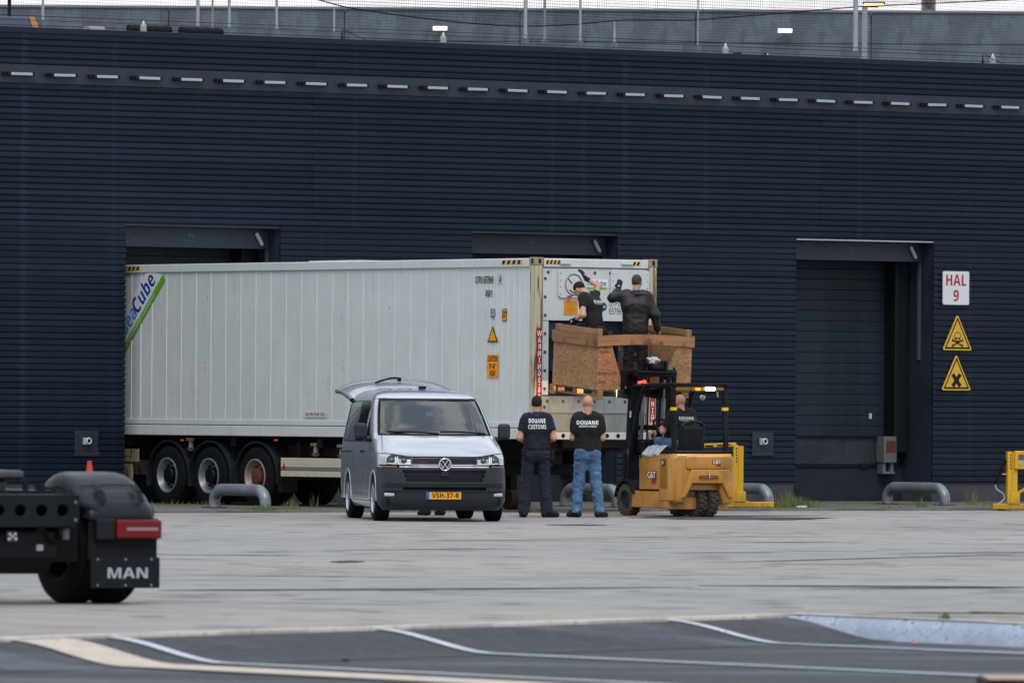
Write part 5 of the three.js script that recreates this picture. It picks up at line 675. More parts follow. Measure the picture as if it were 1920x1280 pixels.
  const sh = (() => { const g = new THREE.PlaneGeometry(0.6, 0.32, 40, 24), p = g.attributes.position; for (let i = 0; i < p.count; i++) { const x = p.getX(i), y = p.getY(i); const over = clamp(-y / 0.16 + 0.2, 0, 1); p.setXYZ(i, -0.4 - 0.16 * over - 0.02 * n3(x * 14, y * 10, 3), 1.09 - (y < 0 ? -y * 0.85 * (1 + 0.4 * n3(x * 8, 2, 1)) : 0.01 * y) + 0.03 * n3(x * 12, y * 12, 7), -0.62 + x * 0.9); } g.computeVertexNormals(); return g; })(); obj('seat_sheet', sh, S(0x9aa2aa, 0.35, 0.1, { side: DBL }), f);
  obj('mirror_arm', [tube([[0.45, GT - 0.12, -0.3], [0.4, GT - 0.2, -0.2]], 0.012), new THREE.SphereGeometry(0.045, 16, 10, 0, 2 * PI, 0, PI / 2).scale(1.2, 0.5, 1).rotateX(PI / 2).translate(0.3, GT - 0.2, -0.5)], S(0x9aa2a6, 0.2, 0.5), f);
}
// ---------------------------------------------------------------- wooden crate on the forks
const CR = thing('wooden_crate', 'open oriented strand board crate on a pallet, raised on the forks', 'crate', [0, 0, 0], FY);
{
  const flake = tex(1024, 1024, (u, v) => { const a = tf(u, v, 26, 60, 3, 201), b = tf(u, v, 60, 28, 3, 207), c = tf(u, v, 5, 5, 3, 211), id = Math.floor(a * 9) * 0.11 + Math.floor(b * 7) * 0.06; const k = 0.78 + 0.36 * (id - 0.7) + 0.14 * (c - 0.5); const d = sstep(0.7, 0.78, b) * 0.25; return [k * 0.76 - d, k * 0.585 - d * 0.8, k * 0.4 - d * 0.6]; }, { rep: [0.9, 0.9] });
  const plank = tex(512, 512, (u, v) => { const a = tf(u, v, 3, 70, 4, 221), b = tf(u, v, 4, 9, 4, 225), st = sstep(0.6, 0.75, tf(u, v, 6, 5, 4, 229)); const k = 0.66 + 0.2 * (a - 0.5) + 0.16 * (b - 0.5) - 0.2 * st; return [k * 0.9, k * 0.72, k * 0.52]; }, { rep: [0.6, 0.6] });
  const osb = S(0xffffff, 0.85, 0, { map: flake, bumpMap: bumpFine, bumpScale: 0.003 }), wood = [0xf0e4d8, 0xd8c8b8, 0xffffff].map(c => S(c, 0.85, 0, { map: plank, bumpMap: bumpFine, bumpScale: 0.003 }));
  const W2 = 0.86, L = 1.34;                                    // half width, depth; local: z = 0 is the side towards the forklift
  CR.position.copy(at(1117, 700, 134.0)).setY(1.85); CR.position.x += W2 * Math.cos(FY); CR.position.z -= W2 * Math.sin(FY); CR.rotation.order = 'YXZ'; CR.rotation.x = 0.07;
  for (const x of [-W2 + 0.07, 0, W2 - 0.07]) obj('pallet_runner', bb(x - 0.06, x + 0.06, 0, 0.022, -L, 0), wood[1], CR);
  for (const x of [-W2 + 0.07, 0, W2 - 0.07]) for (const z of [-0.08, -L / 2, -L + 0.08]) obj('pallet_block', bb(x - 0.06, x + 0.06, 0.023, 0.1, z - 0.07, z + 0.07, 0.004), wood[(rnd() * 3) | 0], CR);
  for (let i = 0; i < 9; i++) obj('deck_board', bb(-W2, W2, 0.101, 0.123, -L + i * 0.151 + 0.004, -L + i * 0.151 + 0.132, 0.003), wood[(rnd() * 3) | 0], CR);
  obj('floor_panel', bb(-W2 + 0.02, W2 - 0.02, 0.124, 0.14, -L + 0.02, -0.02), osb, CR);
  const y0 = 0.124, y1 = 0.97;
  const wl = obj('left_wall', bb(-W2 - 0.015, -W2, y0, y1, -L, 0.0), osb, CR); obj('right_wall', bb(W2, W2 + 0.015, y0, y1, -L, 0.0), osb, CR);
  const back = obj('back_wall', [ext([[-W2, y0], [-W2 + 0.5, y0], [-W2 + 0.2, y1], [-W2, y1]], 0.016).translate(0, 0, 0.001)], osb, CR); obj('back_wall', [ext([[W2, y0], [W2 - 0.46, y0], [W2 - 0.44, 0.4], [W2 - 0.2, y1], [W2, y1]], 0.016).translate(0, 0, 0.001)], osb, CR);
  for (const [x, z] of [[-W2 + 0.045, -0.045], [W2 - 0.045, -0.045], [-W2 + 0.045, -L + 0.05], [W2 - 0.045, -L + 0.05]]) obj('corner_post', bb(x - 0.04, x + 0.04, 0.141, 1.08, z - 0.04, z + 0.04, 0.005), wood[0], CR);
  obj('outer_post', bb(-W2 - 0.001, -W2 + 0.1, -0.03, 0.12, 0.002, 0.06, 0.004), wood[0], CR); obj('outer_post', bb(-W2 - 0.06, -W2 - 0.016, -0.03, 0.12, -L, -L + 0.12, 0.004), wood[0], CR);
  for (const s of [-1, 1]) { obj('side_rail', bx(0.028, 0.185, L + 0.04, s * (W2 + 0.031), 0.89, -L / 2, 0.004), wood[1], CR); obj('side_rail', bx(0.035, 0.09, L, s * (W2 - 0.02), 1.03, -L / 2, 0.004), wood[s > 0 ? 1 : 0], CR); }
  // the bent rail across the open side
  const rail = new THREE.BoxGeometry(2 * W2 + 0.06, 0.16, 0.03, 24, 1, 1), rp = rail.attributes.position; for (let i = 0; i < rp.count; i++) { const x = rp.getX(i) / W2; rp.setY(i, rp.getY(i) + 0.035 * (1 - x * x) + 0.004 * n3(x * 9, rp.getY(i) * 30, 1)); } rail.computeVertexNormals(); obj('back_rail', rail.translate(0, 0.885, 0.034), wood[0], CR);
  obj('inner_rail', [bx(0.5, 0.12, 0.03, W2 - 0.3, 0.72, -L + 0.04, 0.004), bx(0.4, 0.06, 0.03, W2 - 0.3, 0.6, -L + 0.06, 0.004)], wood[2], CR);
  obj('front_rail', bx(2 * W2, 0.14, 0.03, 0, 0.4, -L - 0.016, 0.004), wood[1], CR);
  const ink = S(0x4a3a28, 0.8); obj('board_print', [letters('SterlingOSB', 0.055, { sx: 0.8, skew: 0.15, align: 'left' }).translate(-W2 + 0.01, 0.36, 0.0185), letters('Zero', 0.06, { sx: 0.8, align: 'left' }).translate(-W2 + 0.03, 0.22, 0.0185), letters('0 Jobsite', 0.045, { sx: 0.7, align: 'left' }).translate(-W2 + 0.03, 0.7, 0.0185), letters('rling', 0.05, { sx: 0.9, skew: 0.2, align: 'left' }).translate(-W2 + 0.03, 0.78, 0.0185)], ink, back);
}
// ---------------------------------------------------------------- people: distance fields meshed with surface nets
const smin = (a, b, k) => { const h = Math.max(k - Math.abs(a - b), 0) / k; return Math.min(a, b) - h * h * k * 0.25; };
const seg = (a, b, ra, rb = ra) => { const d = [b[0] - a[0], b[1] - a[1], b[2] - a[2]], l = d[0] * d[0] + d[1] * d[1] + d[2] * d[2] || 1e-9; return { lo: a.map((v, i) => Math.min(v - ra, b[i] - rb)), hi: a.map((v, i) => Math.max(v + ra, b[i] + rb)), f: (x, y, z) => { const px = x - a[0], py = y - a[1], pz = z - a[2]; let t = (px * d[0] + py * d[1] + pz * d[2]) / l; t = t < 0 ? 0 : t > 1 ? 1 : t; const qx = px - d[0] * t, qy = py - d[1] * t, qz = pz - d[2] * t; return Math.sqrt(qx * qx + qy * qy + qz * qz) - ra - (rb - ra) * t; } }; };
const ell = (c, r, q) => { const m = Math.max(...r), iq = q ? q.clone().invert() : null, v = V(); return { lo: c.map(x => x - m), hi: c.map(x => x + m), f: (x, y, z) => { v.set(x - c[0], y - c[1], z - c[2]); if (iq) v.applyQuaternion(iq); const a = v.x / r[0], b = v.y / r[1], e = v.z / r[2], k0 = Math.hypot(a, b, e), k1 = Math.hypot(a / r[0], b / r[1], e / r[2]); return k0 * (k0 - 1) / (k1 || 1e-9); } }; };
function field(prims, k = 0.04, grow = 0) { return { prims, lo: [0, 1, 2].map(i => Math.min(...prims.map(p => p.lo[i])) - 0.06 - grow), hi: [0, 1, 2].map(i => Math.max(...prims.map(p => p.hi[i])) + 0.06 + grow), f: (x, y, z) => { let d = 1e9; for (const p of prims) { const e = p.f(x, y, z); d = d > 1e8 ? e : (e - d > k ? d : d - e > k ? e : smin(d, e, k)); } return d - grow; } }; }
function nets(F, c, lo = F.lo, hi = F.hi) {
  const n = [0, 1, 2].map(i => Math.ceil((hi[i] - lo[i]) / c) + 2), N = n[0] * n[1] * n[2], v = new Float32Array(N), id = (i, j, k) => (k * n[1] + j) * n[0] + i;
  for (let k = 0; k < n[2]; k++) for (let j = 0; j < n[1]; j++) for (let i = 0; i < n[0]; i++) v[id(i, j, k)] = F.f(lo[0] + i * c, lo[1] + j * c, lo[2] + k * c);
  const idx = new Int32Array(N).fill(-1), pos = [], ix = [], C = [[0, 0, 0], [1, 0, 0], [0, 1, 0], [1, 1, 0], [0, 0, 1], [1, 0, 1], [0, 1, 1], [1, 1, 1]], E = [[0, 1], [2, 3], [4, 5], [6, 7], [0, 2], [1, 3], [4, 6], [5, 7], [0, 4], [1, 5], [2, 6], [3, 7]];
  for (let k = 0; k < n[2] - 1; k++) for (let j = 0; j < n[1] - 1; j++) for (let i = 0; i < n[0] - 1; i++) {
    const s = C.map(q => v[id(i + q[0], j + q[1], k + q[2])]); let neg = 0; for (const q of s) if (q < 0) neg++; if (!neg || neg === 8) continue;
    let x = 0, y = 0, z = 0, m = 0; for (const [a, b] of E) if ((s[a] < 0) !== (s[b] < 0)) { const t = s[a] / (s[a] - s[b]); x += lerp(C[a][0], C[b][0], t); y += lerp(C[a][1], C[b][1], t); z += lerp(C[a][2], C[b][2], t); m++; }
    idx[id(i, j, k)] = pos.length / 3; pos.push(lo[0] + (i + x / m) * c, lo[1] + (j + y / m) * c, lo[2] + (k + z / m) * c);
  }
  const quad = (a, b, d, e, flip) => { if (a < 0 || b < 0 || d < 0 || e < 0) return; flip ? ix.push(a, d, b, a, e, d) : ix.push(a, b, d, a, d, e); };
  for (let k = 1; k < n[2] - 1; k++) for (let j = 1; j < n[1] - 1; j++) for (let i = 1; i < n[0] - 1; i++) {
    const a = v[id(i, j, k)] < 0;
    if (a !== (v[id(i + 1, j, k)] < 0)) quad(idx[id(i, j - 1, k - 1)], idx[id(i, j, k - 1)], idx[id(i, j, k)], idx[id(i, j - 1, k)], !a);
    if (a !== (v[id(i, j + 1, k)] < 0)) quad(idx[id(i - 1, j, k - 1)], idx[id(i - 1, j, k)], idx[id(i, j, k)], idx[id(i, j, k - 1)], !a);
    if (a !== (v[id(i, j, k + 1)] < 0)) quad(idx[id(i - 1, j - 1, k)], idx[id(i, j - 1, k)], idx[id(i, j, k)], idx[id(i - 1, j, k)], !a);
  }
  const nm = new Float32Array(pos.length), h = c * 0.6;
  for (let i = 0; i < pos.length; i += 3) { const [x, y, z] = [pos[i], pos[i + 1], pos[i + 2]]; const g = V(F.f(x + h, y, z) - F.f(x - h, y, z), F.f(x, y + h, z) - F.f(x, y - h, z), F.f(x, y, z + h) - F.f(x, y, z - h)).normalize(); nm[i] = g.x; nm[i + 1] = g.y; nm[i + 2] = g.z; }
  const g = new THREE.BufferGeometry(); g.setAttribute('position', new THREE.Float32BufferAttribute(pos, 3)); g.setAttribute('normal', new THREE.BufferAttribute(nm, 3)); g.setIndex(ix); return g;
}
const cut = (F, fn) => ({ ...F, f: (x, y, z) => Math.max(F.f(x, y, z), fn(x, y, z)) });
const folds = (F, amp, sx = 15, sy = 24, seedy = 0) => ({ ...F, f: (x, y, z) => { const d = F.f(x, y, z); return d > 0.05 || d < -0.05 ? d : d + amp * (n3(x * sx + seedy, y * sy + 3 * n3(x * 6, y * 6, z * 6 + seedy), z * sx) - 0.5) * 2; } });
function handPrims(w, dir, palm, curl, side, grow = 0) {       // side: +1 thumb on +cross
  const d = V(...dir).normalize(), pn = V(...palm).addScaledVector(d, -V(...palm).dot(d)).normalize(), sd = d.clone().cross(pn).multiplyScalar(side), o = V(...w), P3 = v => v.toArray(), out = [];
  const at3 = (a, b, c) => o.clone().addScaledVector(d, a).addScaledVector(sd, b).addScaledVector(pn, c);
  for (let i = 0; i < 4; i++) {
    const q = (1.5 - i) * 0.021, base = at3(0.09, q, 0), f = [0.95, 1.06, 1, 0.8][i]; out.push(seg(P3(at3(0.005, q * 0.6, 0)), P3(base), 0.016 + grow, 0.0125 + grow));
    let p = base, ang = curl * 0.5; for (const L of [0.043, 0.027, 0.021]) { const e = p.clone().addScaledVector(d, Math.cos(ang) * L * f).addScaledVector(pn, Math.sin(ang) * L * f); out.push(seg(P3(p), P3(e), 0.0095 + grow, 0.0085 + grow)); p = e; ang += curl * 0.85; }
  }
  const t0 = at3(0.022, 0.026, 0.004), t1 = at3(0.055, 0.052, 0.014 + 0.015 * curl), t2 = at3(0.085, 0.054 - 0.02 * curl, 0.022 + 0.03 * curl); out.push(seg(P3(t0), P3(t1), 0.013 + grow, 0.0105 + grow), seg(P3(t1), P3(t2), 0.0105 + grow, 0.0085 + grow)); return out;
}
const weave = tex(256, 256, (u, v) => 0.86 + 0.14 * tf(u, v, 12, 12, 4, 301) - 0.06 * tf(u, v, 90, 90, 2, 305), { rep: [3, 3] });
const denimMap = tex(512, 512, (u, v) => { const a = tf(u, v, 5, 7, 4, 311), b = tf(u, v, 90, 20, 2, 313); const k = 0.74 + 0.34 * (a - 0.5) + 0.16 * (b - 0.5); return [k * 0.92, k, k * 1.04]; }, { rep: [1.3, 1.3] });
const skinTex = tex(128, 128, (u, v) => { const k = tf(u, v, 8, 8, 3, 321); return [0.94 + 0.06 * k, 0.9 + 0.08 * k, 0.88 + 0.1 * k]; }, { rep: [6, 6] });
const skin = S(0xb98d78, 0.55, 0, { map: skinTex }), cloth = (c, r = 0.9) => new THREE.MeshPhysicalMaterial({ color: c, roughness: r, map: weave, sheen: 0.25, sheenRoughness: 0.6, sheenColor: new THREE.Color(c) });
function person(t, o) {
  if (o.size) t.scale.setScalar(o.size);
  const J = { pel: [0, 0.95, 0], waist: [0, 1.1, 0.005], chest: [0, 1.35, -0.01], neck: [0, 1.53, -0.015], head: [0, 1.7, 0.015], shL: [0.175, 1.465, -0.01], shR: [-0.175, 1.465, -0.01], elL: [0.25, 1.19, -0.04], elR: [-0.25, 1.19, -0.04], wrL: [0.26, 0.94, 0.05], wrR: [-0.26, 0.94, 0.05], hipL: [0.095, 0.93, 0], hipR: [-0.095, 0.93, 0], knL: [0.11, 0.51, 0.02], knR: [-0.11, 0.51, 0.02], anL: [0.12, 0.09, -0.03], anR: [-0.12, 0.09, -0.03], toeL: [0.15, 0.035, 0.15], toeR: [-0.15, 0.035, 0.15], ...o.J };
  const off = (p, x, y = 0, z = 0) => [p[0] + x, p[1] + y, p[2] + z], mix = (a, b, t) => a.map((v, i) => lerp(v, b[i], t)), wid = o.wide || 1;
  const torso = g => [-1, 1].flatMap(s => [seg(off(J.pel, s * 0.06 * wid, 0, -0.012), off(J.waist, s * 0.062 * wid), 0.116 + g, 0.106 * wid + g), seg(off(J.waist, s * 0.062 * wid), off(J.chest, s * 0.088 * wid), 0.106 * wid + g, 0.118 + g), seg(off(J.chest, s * 0.088 * wid), mix(s > 0 ? J.shL : J.shR, J.neck, 0.32), 0.118 + g, 0.072 + g)]).concat([seg(mix(J.shL, J.neck, 0.3), mix(J.neck, J.head, 0.1), 0.058 + g, 0.05 + g), seg(mix(J.shR, J.neck, 0.3), mix(J.neck, J.head, 0.1), 0.058 + g, 0.05 + g)]);
  const legs = (g, an = 0.045, kn = 0.064) => ['L', 'R'].flatMap(s => [seg(J['hip' + s], J['kn' + s], 0.095 + g, kn + g), seg(J['kn' + s], J['an' + s], kn + g, an + g)]), seat = g => [seg(off(J.hipL, -0.01, 0.0, -0.04), off(J.hipR, 0.01, 0, -0.04), 0.092 + g)];
  const arm = (s, g, a = 0, b = 1) => seg(mix(J['sh' + s], J['el' + s], a), mix(J['sh' + s], J['el' + s], b), 0.058 + g, lerp(0.058, 0.044, b) + g), fore = (s, g) => seg(J['el' + s], J['wr' + s], 0.046 + g, 0.029 + g);
  const hq = new THREE.Quaternion().setFromEuler(new THREE.Euler(o.pitch || 0, o.turn || 0, o.roll || 0, 'YXZ')), hp = (x, y, z) => V(x, y, z).applyQuaternion(hq).add(V(...J.head)).toArray();
  const headP = [ell(hp(0, 0.028, -0.016), [0.075, 0.092, 0.096], hq), ell(hp(0, -0.04, 0.028), [0.057, 0.08, 0.066], hq), seg(hp(0, 0.008, 0.086), hp(0, -0.032, 0.106), 0.009, 0.013), seg(hp(-0.02, -0.064, 0.085), hp(0.02, -0.064, 0.085), 0.009), seg(hp(-0.045, 0.016, 0.066), hp(0.045, 0.016, 0.066), 0.014), seg(hp(0, -0.1, 0.07), hp(0, -0.1, 0.065), 0.022), seg(hp(0, -0.03, -0.02), J.neck, 0.056, 0.06)];
  const ears = [ell(hp(0.078, -0.012, -0.002), [0.011, 0.033, 0.02], hq), ell(hp(-0.078, -0.012, -0.002), [0.011, 0.033, 0.02], hq)];
  const handOf = (s, grow = 0) => { const h = o['hand' + s] || {}; const d = h.dir || V(...J['wr' + s]).sub(V(...J['el' + s])).toArray(); return handPrims(J['wr' + s], d, h.palm || [s === 'L' ? -1 : 1, 0, 0], h.curl ?? 0.5, (h.thumb || 1) * (s === 'L' ? 1 : -1), grow); };
  const parts = [nets(field([...torso(0), ...legs(0), ...seat(0), arm('L', 0), arm('R', 0), fore('L', 0), fore('R', 0), seg(J.neck, hp(0, -0.05, -0.01), 0.058, 0.054), seg(J.anL, J.toeL, 0.04, 0.03), seg(J.anR, J.toeR, 0.04, 0.03)], 0.03), 0.016), nets(field([...headP, ...ears], 0.018), 0.006)];
  for (const s of ['L', 'R']) if (!o.gloves) parts.push(nets(field([...handOf(s), seg(mix(J['el' + s], J['wr' + s], 0.85), J['wr' + s], 0.03, 0.027)], 0.008), 0.0045));
  obj('body', parts, skin, t);
  obj('eyes', [-1, 1].map(s => new THREE.SphereGeometry(0.011, 10, 8).translate(...hp(s * 0.031, -0.002, 0.082))), S(0x2c2420, 0.3), t);
  if (o.gloves) for (const s of ['L', 'R']) { const g = obj('glove', nets(field([...handOf(s, 0.004), seg(mix(J['el' + s], J['wr' + s], 0.8), J['wr' + s], 0.041, 0.034)], 0.01), 0.005), S(0x1c2128, 0.8), t); const c = V(...J['wr' + s]); const dd = V(...(o['hand' + s]?.dir || V(...J['wr' + s]).sub(V(...J['el' + s])).toArray())).normalize(), pn = V(...(o['hand' + s]?.palm || [s === 'L' ? -1 : 1, 0, 0])); c.addScaledVector(dd, 0.05).addScaledVector(pn.normalize(), -0.021); obj('glove_print', new THREE.SphereGeometry(0.024, 10, 6).scale(1, 0.8, 1).translate(c.x, c.y, c.z), S(0x8a97b4, 0.7), g); }
  if (o.hair) { const hf = field([ell(hp(0, 0.032, -0.018), [0.08, 0.096, 0.101], hq)], 0.02), inv = hq.clone().invert(), q = V(), line = o.hairline ?? 0; obj('hair', nets(folds(cut(hf, (x, y, z) => { q.set(x, y, z).sub(V(...J.head)).applyQuaternion(inv); return Math.max(-(q.y - line) - Math.max(0, -q.z) * 0.55, -(0.082 - q.z) * 0 + (q.z - 0.052 - q.y * 0.35)); }), 0.0018, 160, 160), 0.006), S(o.hair, 0.85), t); }
  // clothes
  const sl = o.sleeve ?? 0.62, neckY = J.neck[1] + 0.03, hem = o.hem ?? 0.9, g = o.loose ?? 0.016;
  const shirtP = [...torso(g), ...['L', 'R'].flatMap(s => sl >= 1 ? [arm(s, g), seg(J['el' + s], J['wr' + s], 0.05 + g, 0.036 + g)] : [(() => { const p = arm(s, g, 0, sl + 0.12), a = V(...J['el' + s]).sub(V(...J['sh' + s])).normalize(), c = mix(J['sh' + s], J['el' + s], sl), k = a.dot(V(...c)); return { ...p, f: (x, y, z) => Math.max(p.f(x, y, z), x * a.x + y * a.y + z * a.z - k) }; })()])];
  const axis = s => V(...J['el' + s]).sub(V(...J['sh' + s])).normalize(), aL = axis('L'), aR = axis('R'), cL = V(...mix(J.shL, J.elL, sl)), cR = V(...mix(J.shR, J.elR, sl)), up = V(...J.neck).sub(V(...J.chest)).normalize(), nk = V(...mix(J.neck, J.head, 0.16)), q = V();
  let F = field(shirtP, o.k || 0.06); F = cut(F, (x, y, z) => { q.set(x, y, z); let d = hem - y; if (o.hemFn) d = o.hemFn(x, y, z); q.set(x, y, z).sub(nk); const hu = q.dot(up), rad = q.addScaledVector(up, -hu).length(); return Math.max(d, Math.min(hu + 0.035, 0.088 - rad), hu - 0.05); });
  F = folds(F, o.fold ?? 0.006, 13, 20, o.seed || 0); const shirt = obj(o.topName || 'shirt', nets(F, 0.0125), o.top, t);
  if (o.collar) obj('collar', nets(cut(field([seg(off(J.neck, 0, -0.03, 0), mix(J.neck, J.head, 0.32), 0.08, 0.068)], 0.02), (x, y, z) => { q.set(x, y, z).sub(V(...mix(J.neck, J.head, 0.34))); return Math.max(q.dot(up), -q.dot(up) - 0.085); }), 0.009), o.collar, t);
  const Tr = folds(cut(field([...legs(0.014, o.cuff ?? 0.066, 0.07), ...seat(0.014), seg(off(J.pel, 0.062, 0.03, -0.01), off(J.pel, -0.062, 0.03, -0.01), 0.13)], 0.035), (x, y, z) => Math.max(y - (J.pel[1] + 0.115), o.sit ? -1 : 0.075 - y)), 0.011, 13, 24, 5 + (o.seed || 0)); const tro = obj('trousers', nets(Tr, 0.0125), o.legs, t);
  if (o.pockets) for (const s of [-1, 1]) { const g = new THREE.PlaneGeometry(0.13, 0.15, 8, 8), p = g.attributes.position; for (let i = 0; i < p.count; i++) { const taper = p.getY(i) < -0.05 ? 0.8 : 1, x = s * 0.095 - p.getX(i) * taper, y = J.pel[1] - 0.04 + p.getY(i); let z = -0.42; for (let k = 0; k < 40; k++) { const e = Tr.f(x, y, z); if (e < 0.001) break; z += e * 0.7; } p.setXYZ(i, x, y, z - 0.006); } g.computeVertexNormals(); obj('back_pocket', g, o.pockets, tro); }
  for (const s of ['L', 'R']) { const a = J['an' + s], e = J['toe' + s], d = V(...e).sub(V(...a)).setY(0).normalize().multiplyScalar(0.055); const sh = cut(field([seg(off(a, 0, 0.08), off(a, 0, -0.0), 0.052, 0.056), seg(off(a, -d.x, -0.04, -d.z), e, 0.05, 0.046), seg(a, mix(a, e, 0.55), 0.055, 0.05)], 0.04), (x, y, z) => -(y - (Math.min(a[1], e[1]) - 0.035 - (o.sit ? 0 : 0)))); obj('boot', nets(sh, 0.0095), S(0x15161a, 0.55), t); }
  if (o.belt) { obj('belt', nets(cut(field([seg(off(J.pel, 0.064, 0.085, -0.01), off(J.pel, -0.064, 0.085, -0.01), 0.136)], 0.02), (x, y, z) => Math.abs(y - J.pel[1] - 0.085) - 0.024), 0.011), M.black, t); for (const [x, y, z, w, h, d] of o.belt) obj('belt_pouch', bx(w, h, d, x, y, z, 0.015), M.blackPlastic, t); }
  const onBack = (geo, y, mat, name, x0 = 0, dz = 0.005) => { const p = geo.attributes.position; for (let i = 0; i < p.count; i++) { const x = x0 - p.getX(i), yy = y + p.getY(i); let z = -0.42; for (let k = 0; k < 40; k++) { const e = F.f(x, yy, z); if (e < 0.001) break; z += e * 0.7; } p.setXYZ(i, x, yy, z - dz); } geo.computeVertexNormals(); obj(name, geo, Object.assign(mat.clone(), { side: DBL }), shirt); };
  for (const [txt, h, y, sx, x0, f] of o.text || []) onBack(letters(txt, h, { sx, f: f || font }), y, M.textWhite, 'back_lettering', x0 || 0);
  for (const [w, h, y, c] of o.stripes || []) onBack(new THREE.PlaneGeometry(w, h, 16, 1), y, c, 'back_stripe');
  return { J, F, t };
}
const navyCloth = cloth(0x0e1526), blackCloth = cloth(0x090a0d), jacket = P(0x0b0c10, 0.6, { map: weave, sheen: 0.3, sheenColor: new THREE.Color(0x30343a) }), denim = S(0x6c8fb6, 0.9, 0, { map: denimMap });
{
  const p1 = onGround(1005, 970), a = thing('person', 'person in navy customs uniform and boots seen from behind beside the van', 'person', p1, PI + 0.06);
  person(a, { J: { elL: [0.255, 1.19, -0.06], elR: [-0.255, 1.19, -0.05], wrL: [0.15, 1.12, 0.16], wrR: [-0.17, 1.13, 0.17], hipL: [0.1, 0.93, 0], hipR: [-0.1, 0.93, 0], knL: [0.15, 0.51, 0.03], knR: [-0.13, 0.51, 0.03], anL: [0.185, 0.09, -0.03], anR: [-0.165, 0.09, -0.03], toeL: [0.2, 0.04, 0.15], toeR: [-0.31, 0.04, 0.07] }, top: navyCloth, legs: cloth(0x121a2e), hair: 0x241f1e, hairline: -0.005, collar: cloth(0x1a2c66), hem: 1.03, loose: 0.014, fold: 0.007, cuff: 0.078, handL: { palm: [-0.3, -0.8, -0.2], curl: 0.8 }, handR: { palm: [0.3, -0.8, -0.2], curl: 0.8 },
    belt: [[-0.24, 0.93, 0.0, 0.06, 0.17, 0.1], [-0.22, 0.86, 0.02, 0.05, 0.2, 0.08], [0.2, 0.98, -0.07, 0.06, 0.1, 0.06]], text: [['DOUANE', 0.066, 1.415, 0.68], ['CUSTOMS', 0.066, 1.325, 0.64]], seed: 1, size: 1.025 });
  obj('sleeve_flash', nets(cut(field([seg([-0.175, 1.465, -0.01], [-0.225, 1.295, -0.041], 0.0765, 0.0735)], 0.02), (x, y, z) => Math.max(x + 0.225 + (1.465 - y) * 0.29, 1.315 - y)), 0.009), cloth(0x1f3f9c), a);
  const p2 = onGround(1101, 970), b = thing('person', 'bald person in black t-shirt and blue jeans seen from behind with folded arms', 'person', p2, PI - 0.03);
  person(b, { J: { elL: [0.225, 1.19, 0.0], elR: [-0.225, 1.19, 0.0], wrL: [0.06, 1.2, 0.22], wrR: [-0.06, 1.24, 0.24], hipL: [0.09, 0.93, 0], hipR: [-0.09, 0.93, 0], knL: [0.13, 0.51, 0.02], knR: [-0.13, 0.51, 0.02], anL: [0.165, 0.09, -0.02], anR: [-0.185, 0.09, -0.02], toeL: [0.27, 0.04, 0.1], toeR: [-0.27, 0.04, 0.12] }, wide: 1.0, top: blackCloth, legs: denim, hem: 0.995, loose: 0.017, fold: 0.009, sleeve: 0.72, cuff: 0.06, pitch: 0.1, handL: { palm: [0, 0, -1], curl: 0.6 }, handR: { palm: [0, 0, -1], curl: 0.6 }, text: [['DOUANE', 0.058, 1.39, 1.0], ['Team Bijzondere Bijstand', 0.017, 1.362, 0.92]], stripes: [[0.27, 0.005, 1.353, M.textWhite]], pockets: S(0x5f80a6, 0.9, 0, { map: denimMap, side: DBL }), seed: 2, size: 1.03 });
  // in the crate
  const floorY = 1.99, D3 = 135.0;
  const q3 = at(1113, 600, D3 - 0.2), c = thing('person', 'person in black t-shirt bending forward in the crate with one gloved hand raised', 'person', [q3.x, floorY - 0.01, q3.z], -2.15);
  person(c, { J: { waist: [0, 1.1, 0.02], chest: [0, 1.34, 0.05], neck: [0, 1.49, 0.13], head: [0, 1.575, 0.27], shL: [0.185, 1.43, 0.09], shR: [-0.185, 1.45, 0.1], elL: [0.3, 1.17, -0.0], wrL: [0.22, 1.09, 0.22], elR: [-0.3, 1.63, 0.1], wrR: [-0.21, 1.76, 0.29], hipL: [0.1, 0.93, -0.02], hipR: [-0.1, 0.93, -0.02] }, top: blackCloth, legs: cloth(0x10151f), hair: 0x221c1a, hairline: 0.02, pitch: 0.72, turn: 0.1, gloves: true, hem: 0.98, loose: 0.012, sleeve: 0.55, handL: { curl: 1.2, palm: [-1, 0.2, 0] }, handR: { dir: [0.05, 0.8, 0.5], palm: [0, -0.4, 1], curl: 0.35 }, belt: [[0.22, 0.98, 0.03, 0.07, 0.14, 0.1], [0.18, 0.98, -0.12, 0.1, 0.12, 0.06], [0.1, 0.97, 0.16, 0.1, 0.12, 0.07], [-0.2, 0.95, -0.08, 0.09, 0.17, 0.08]], text: [['DOUANE', 0.048, 1.36, 0.9]], stripes: [[0.2, 0.005, 1.345, M.textWhite]], seed: 3 });
  const q4 = at(1192, 600, D3 + 0.1), d = thing('person', 'person in black jacket standing in the crate with left arm up against the container', 'person', [q4.x, floorY - 0.02, q4.z], PI + 0.02);
  person(d, { J: { shL: [0.2, 1.48, 0.0], shR: [-0.2, 1.47, -0.01], elL: [0.37, 1.46, 0.12], wrL: [0.27, 1.6, 0.28], elR: [-0.31, 1.2, -0.03], wrR: [-0.35, 0.95, 0.04], head: [-0.02, 1.71, 0.02] }, wide: 1.05, top: jacket, topName: 'jacket', legs: blackCloth, hair: 0x3a302b, hairline: 0.0, turn: -0.35, gloves: true, sleeve: 1, hem: 0.95, loose: 0.018, fold: 0.008, k: 0.07, collar: jacket, handL: { dir: [-0.2, 0.9, 0.3], palm: [0, -0.2, 1], curl: 0.4 }, handR: { curl: 0.6 }, seed: 4 });
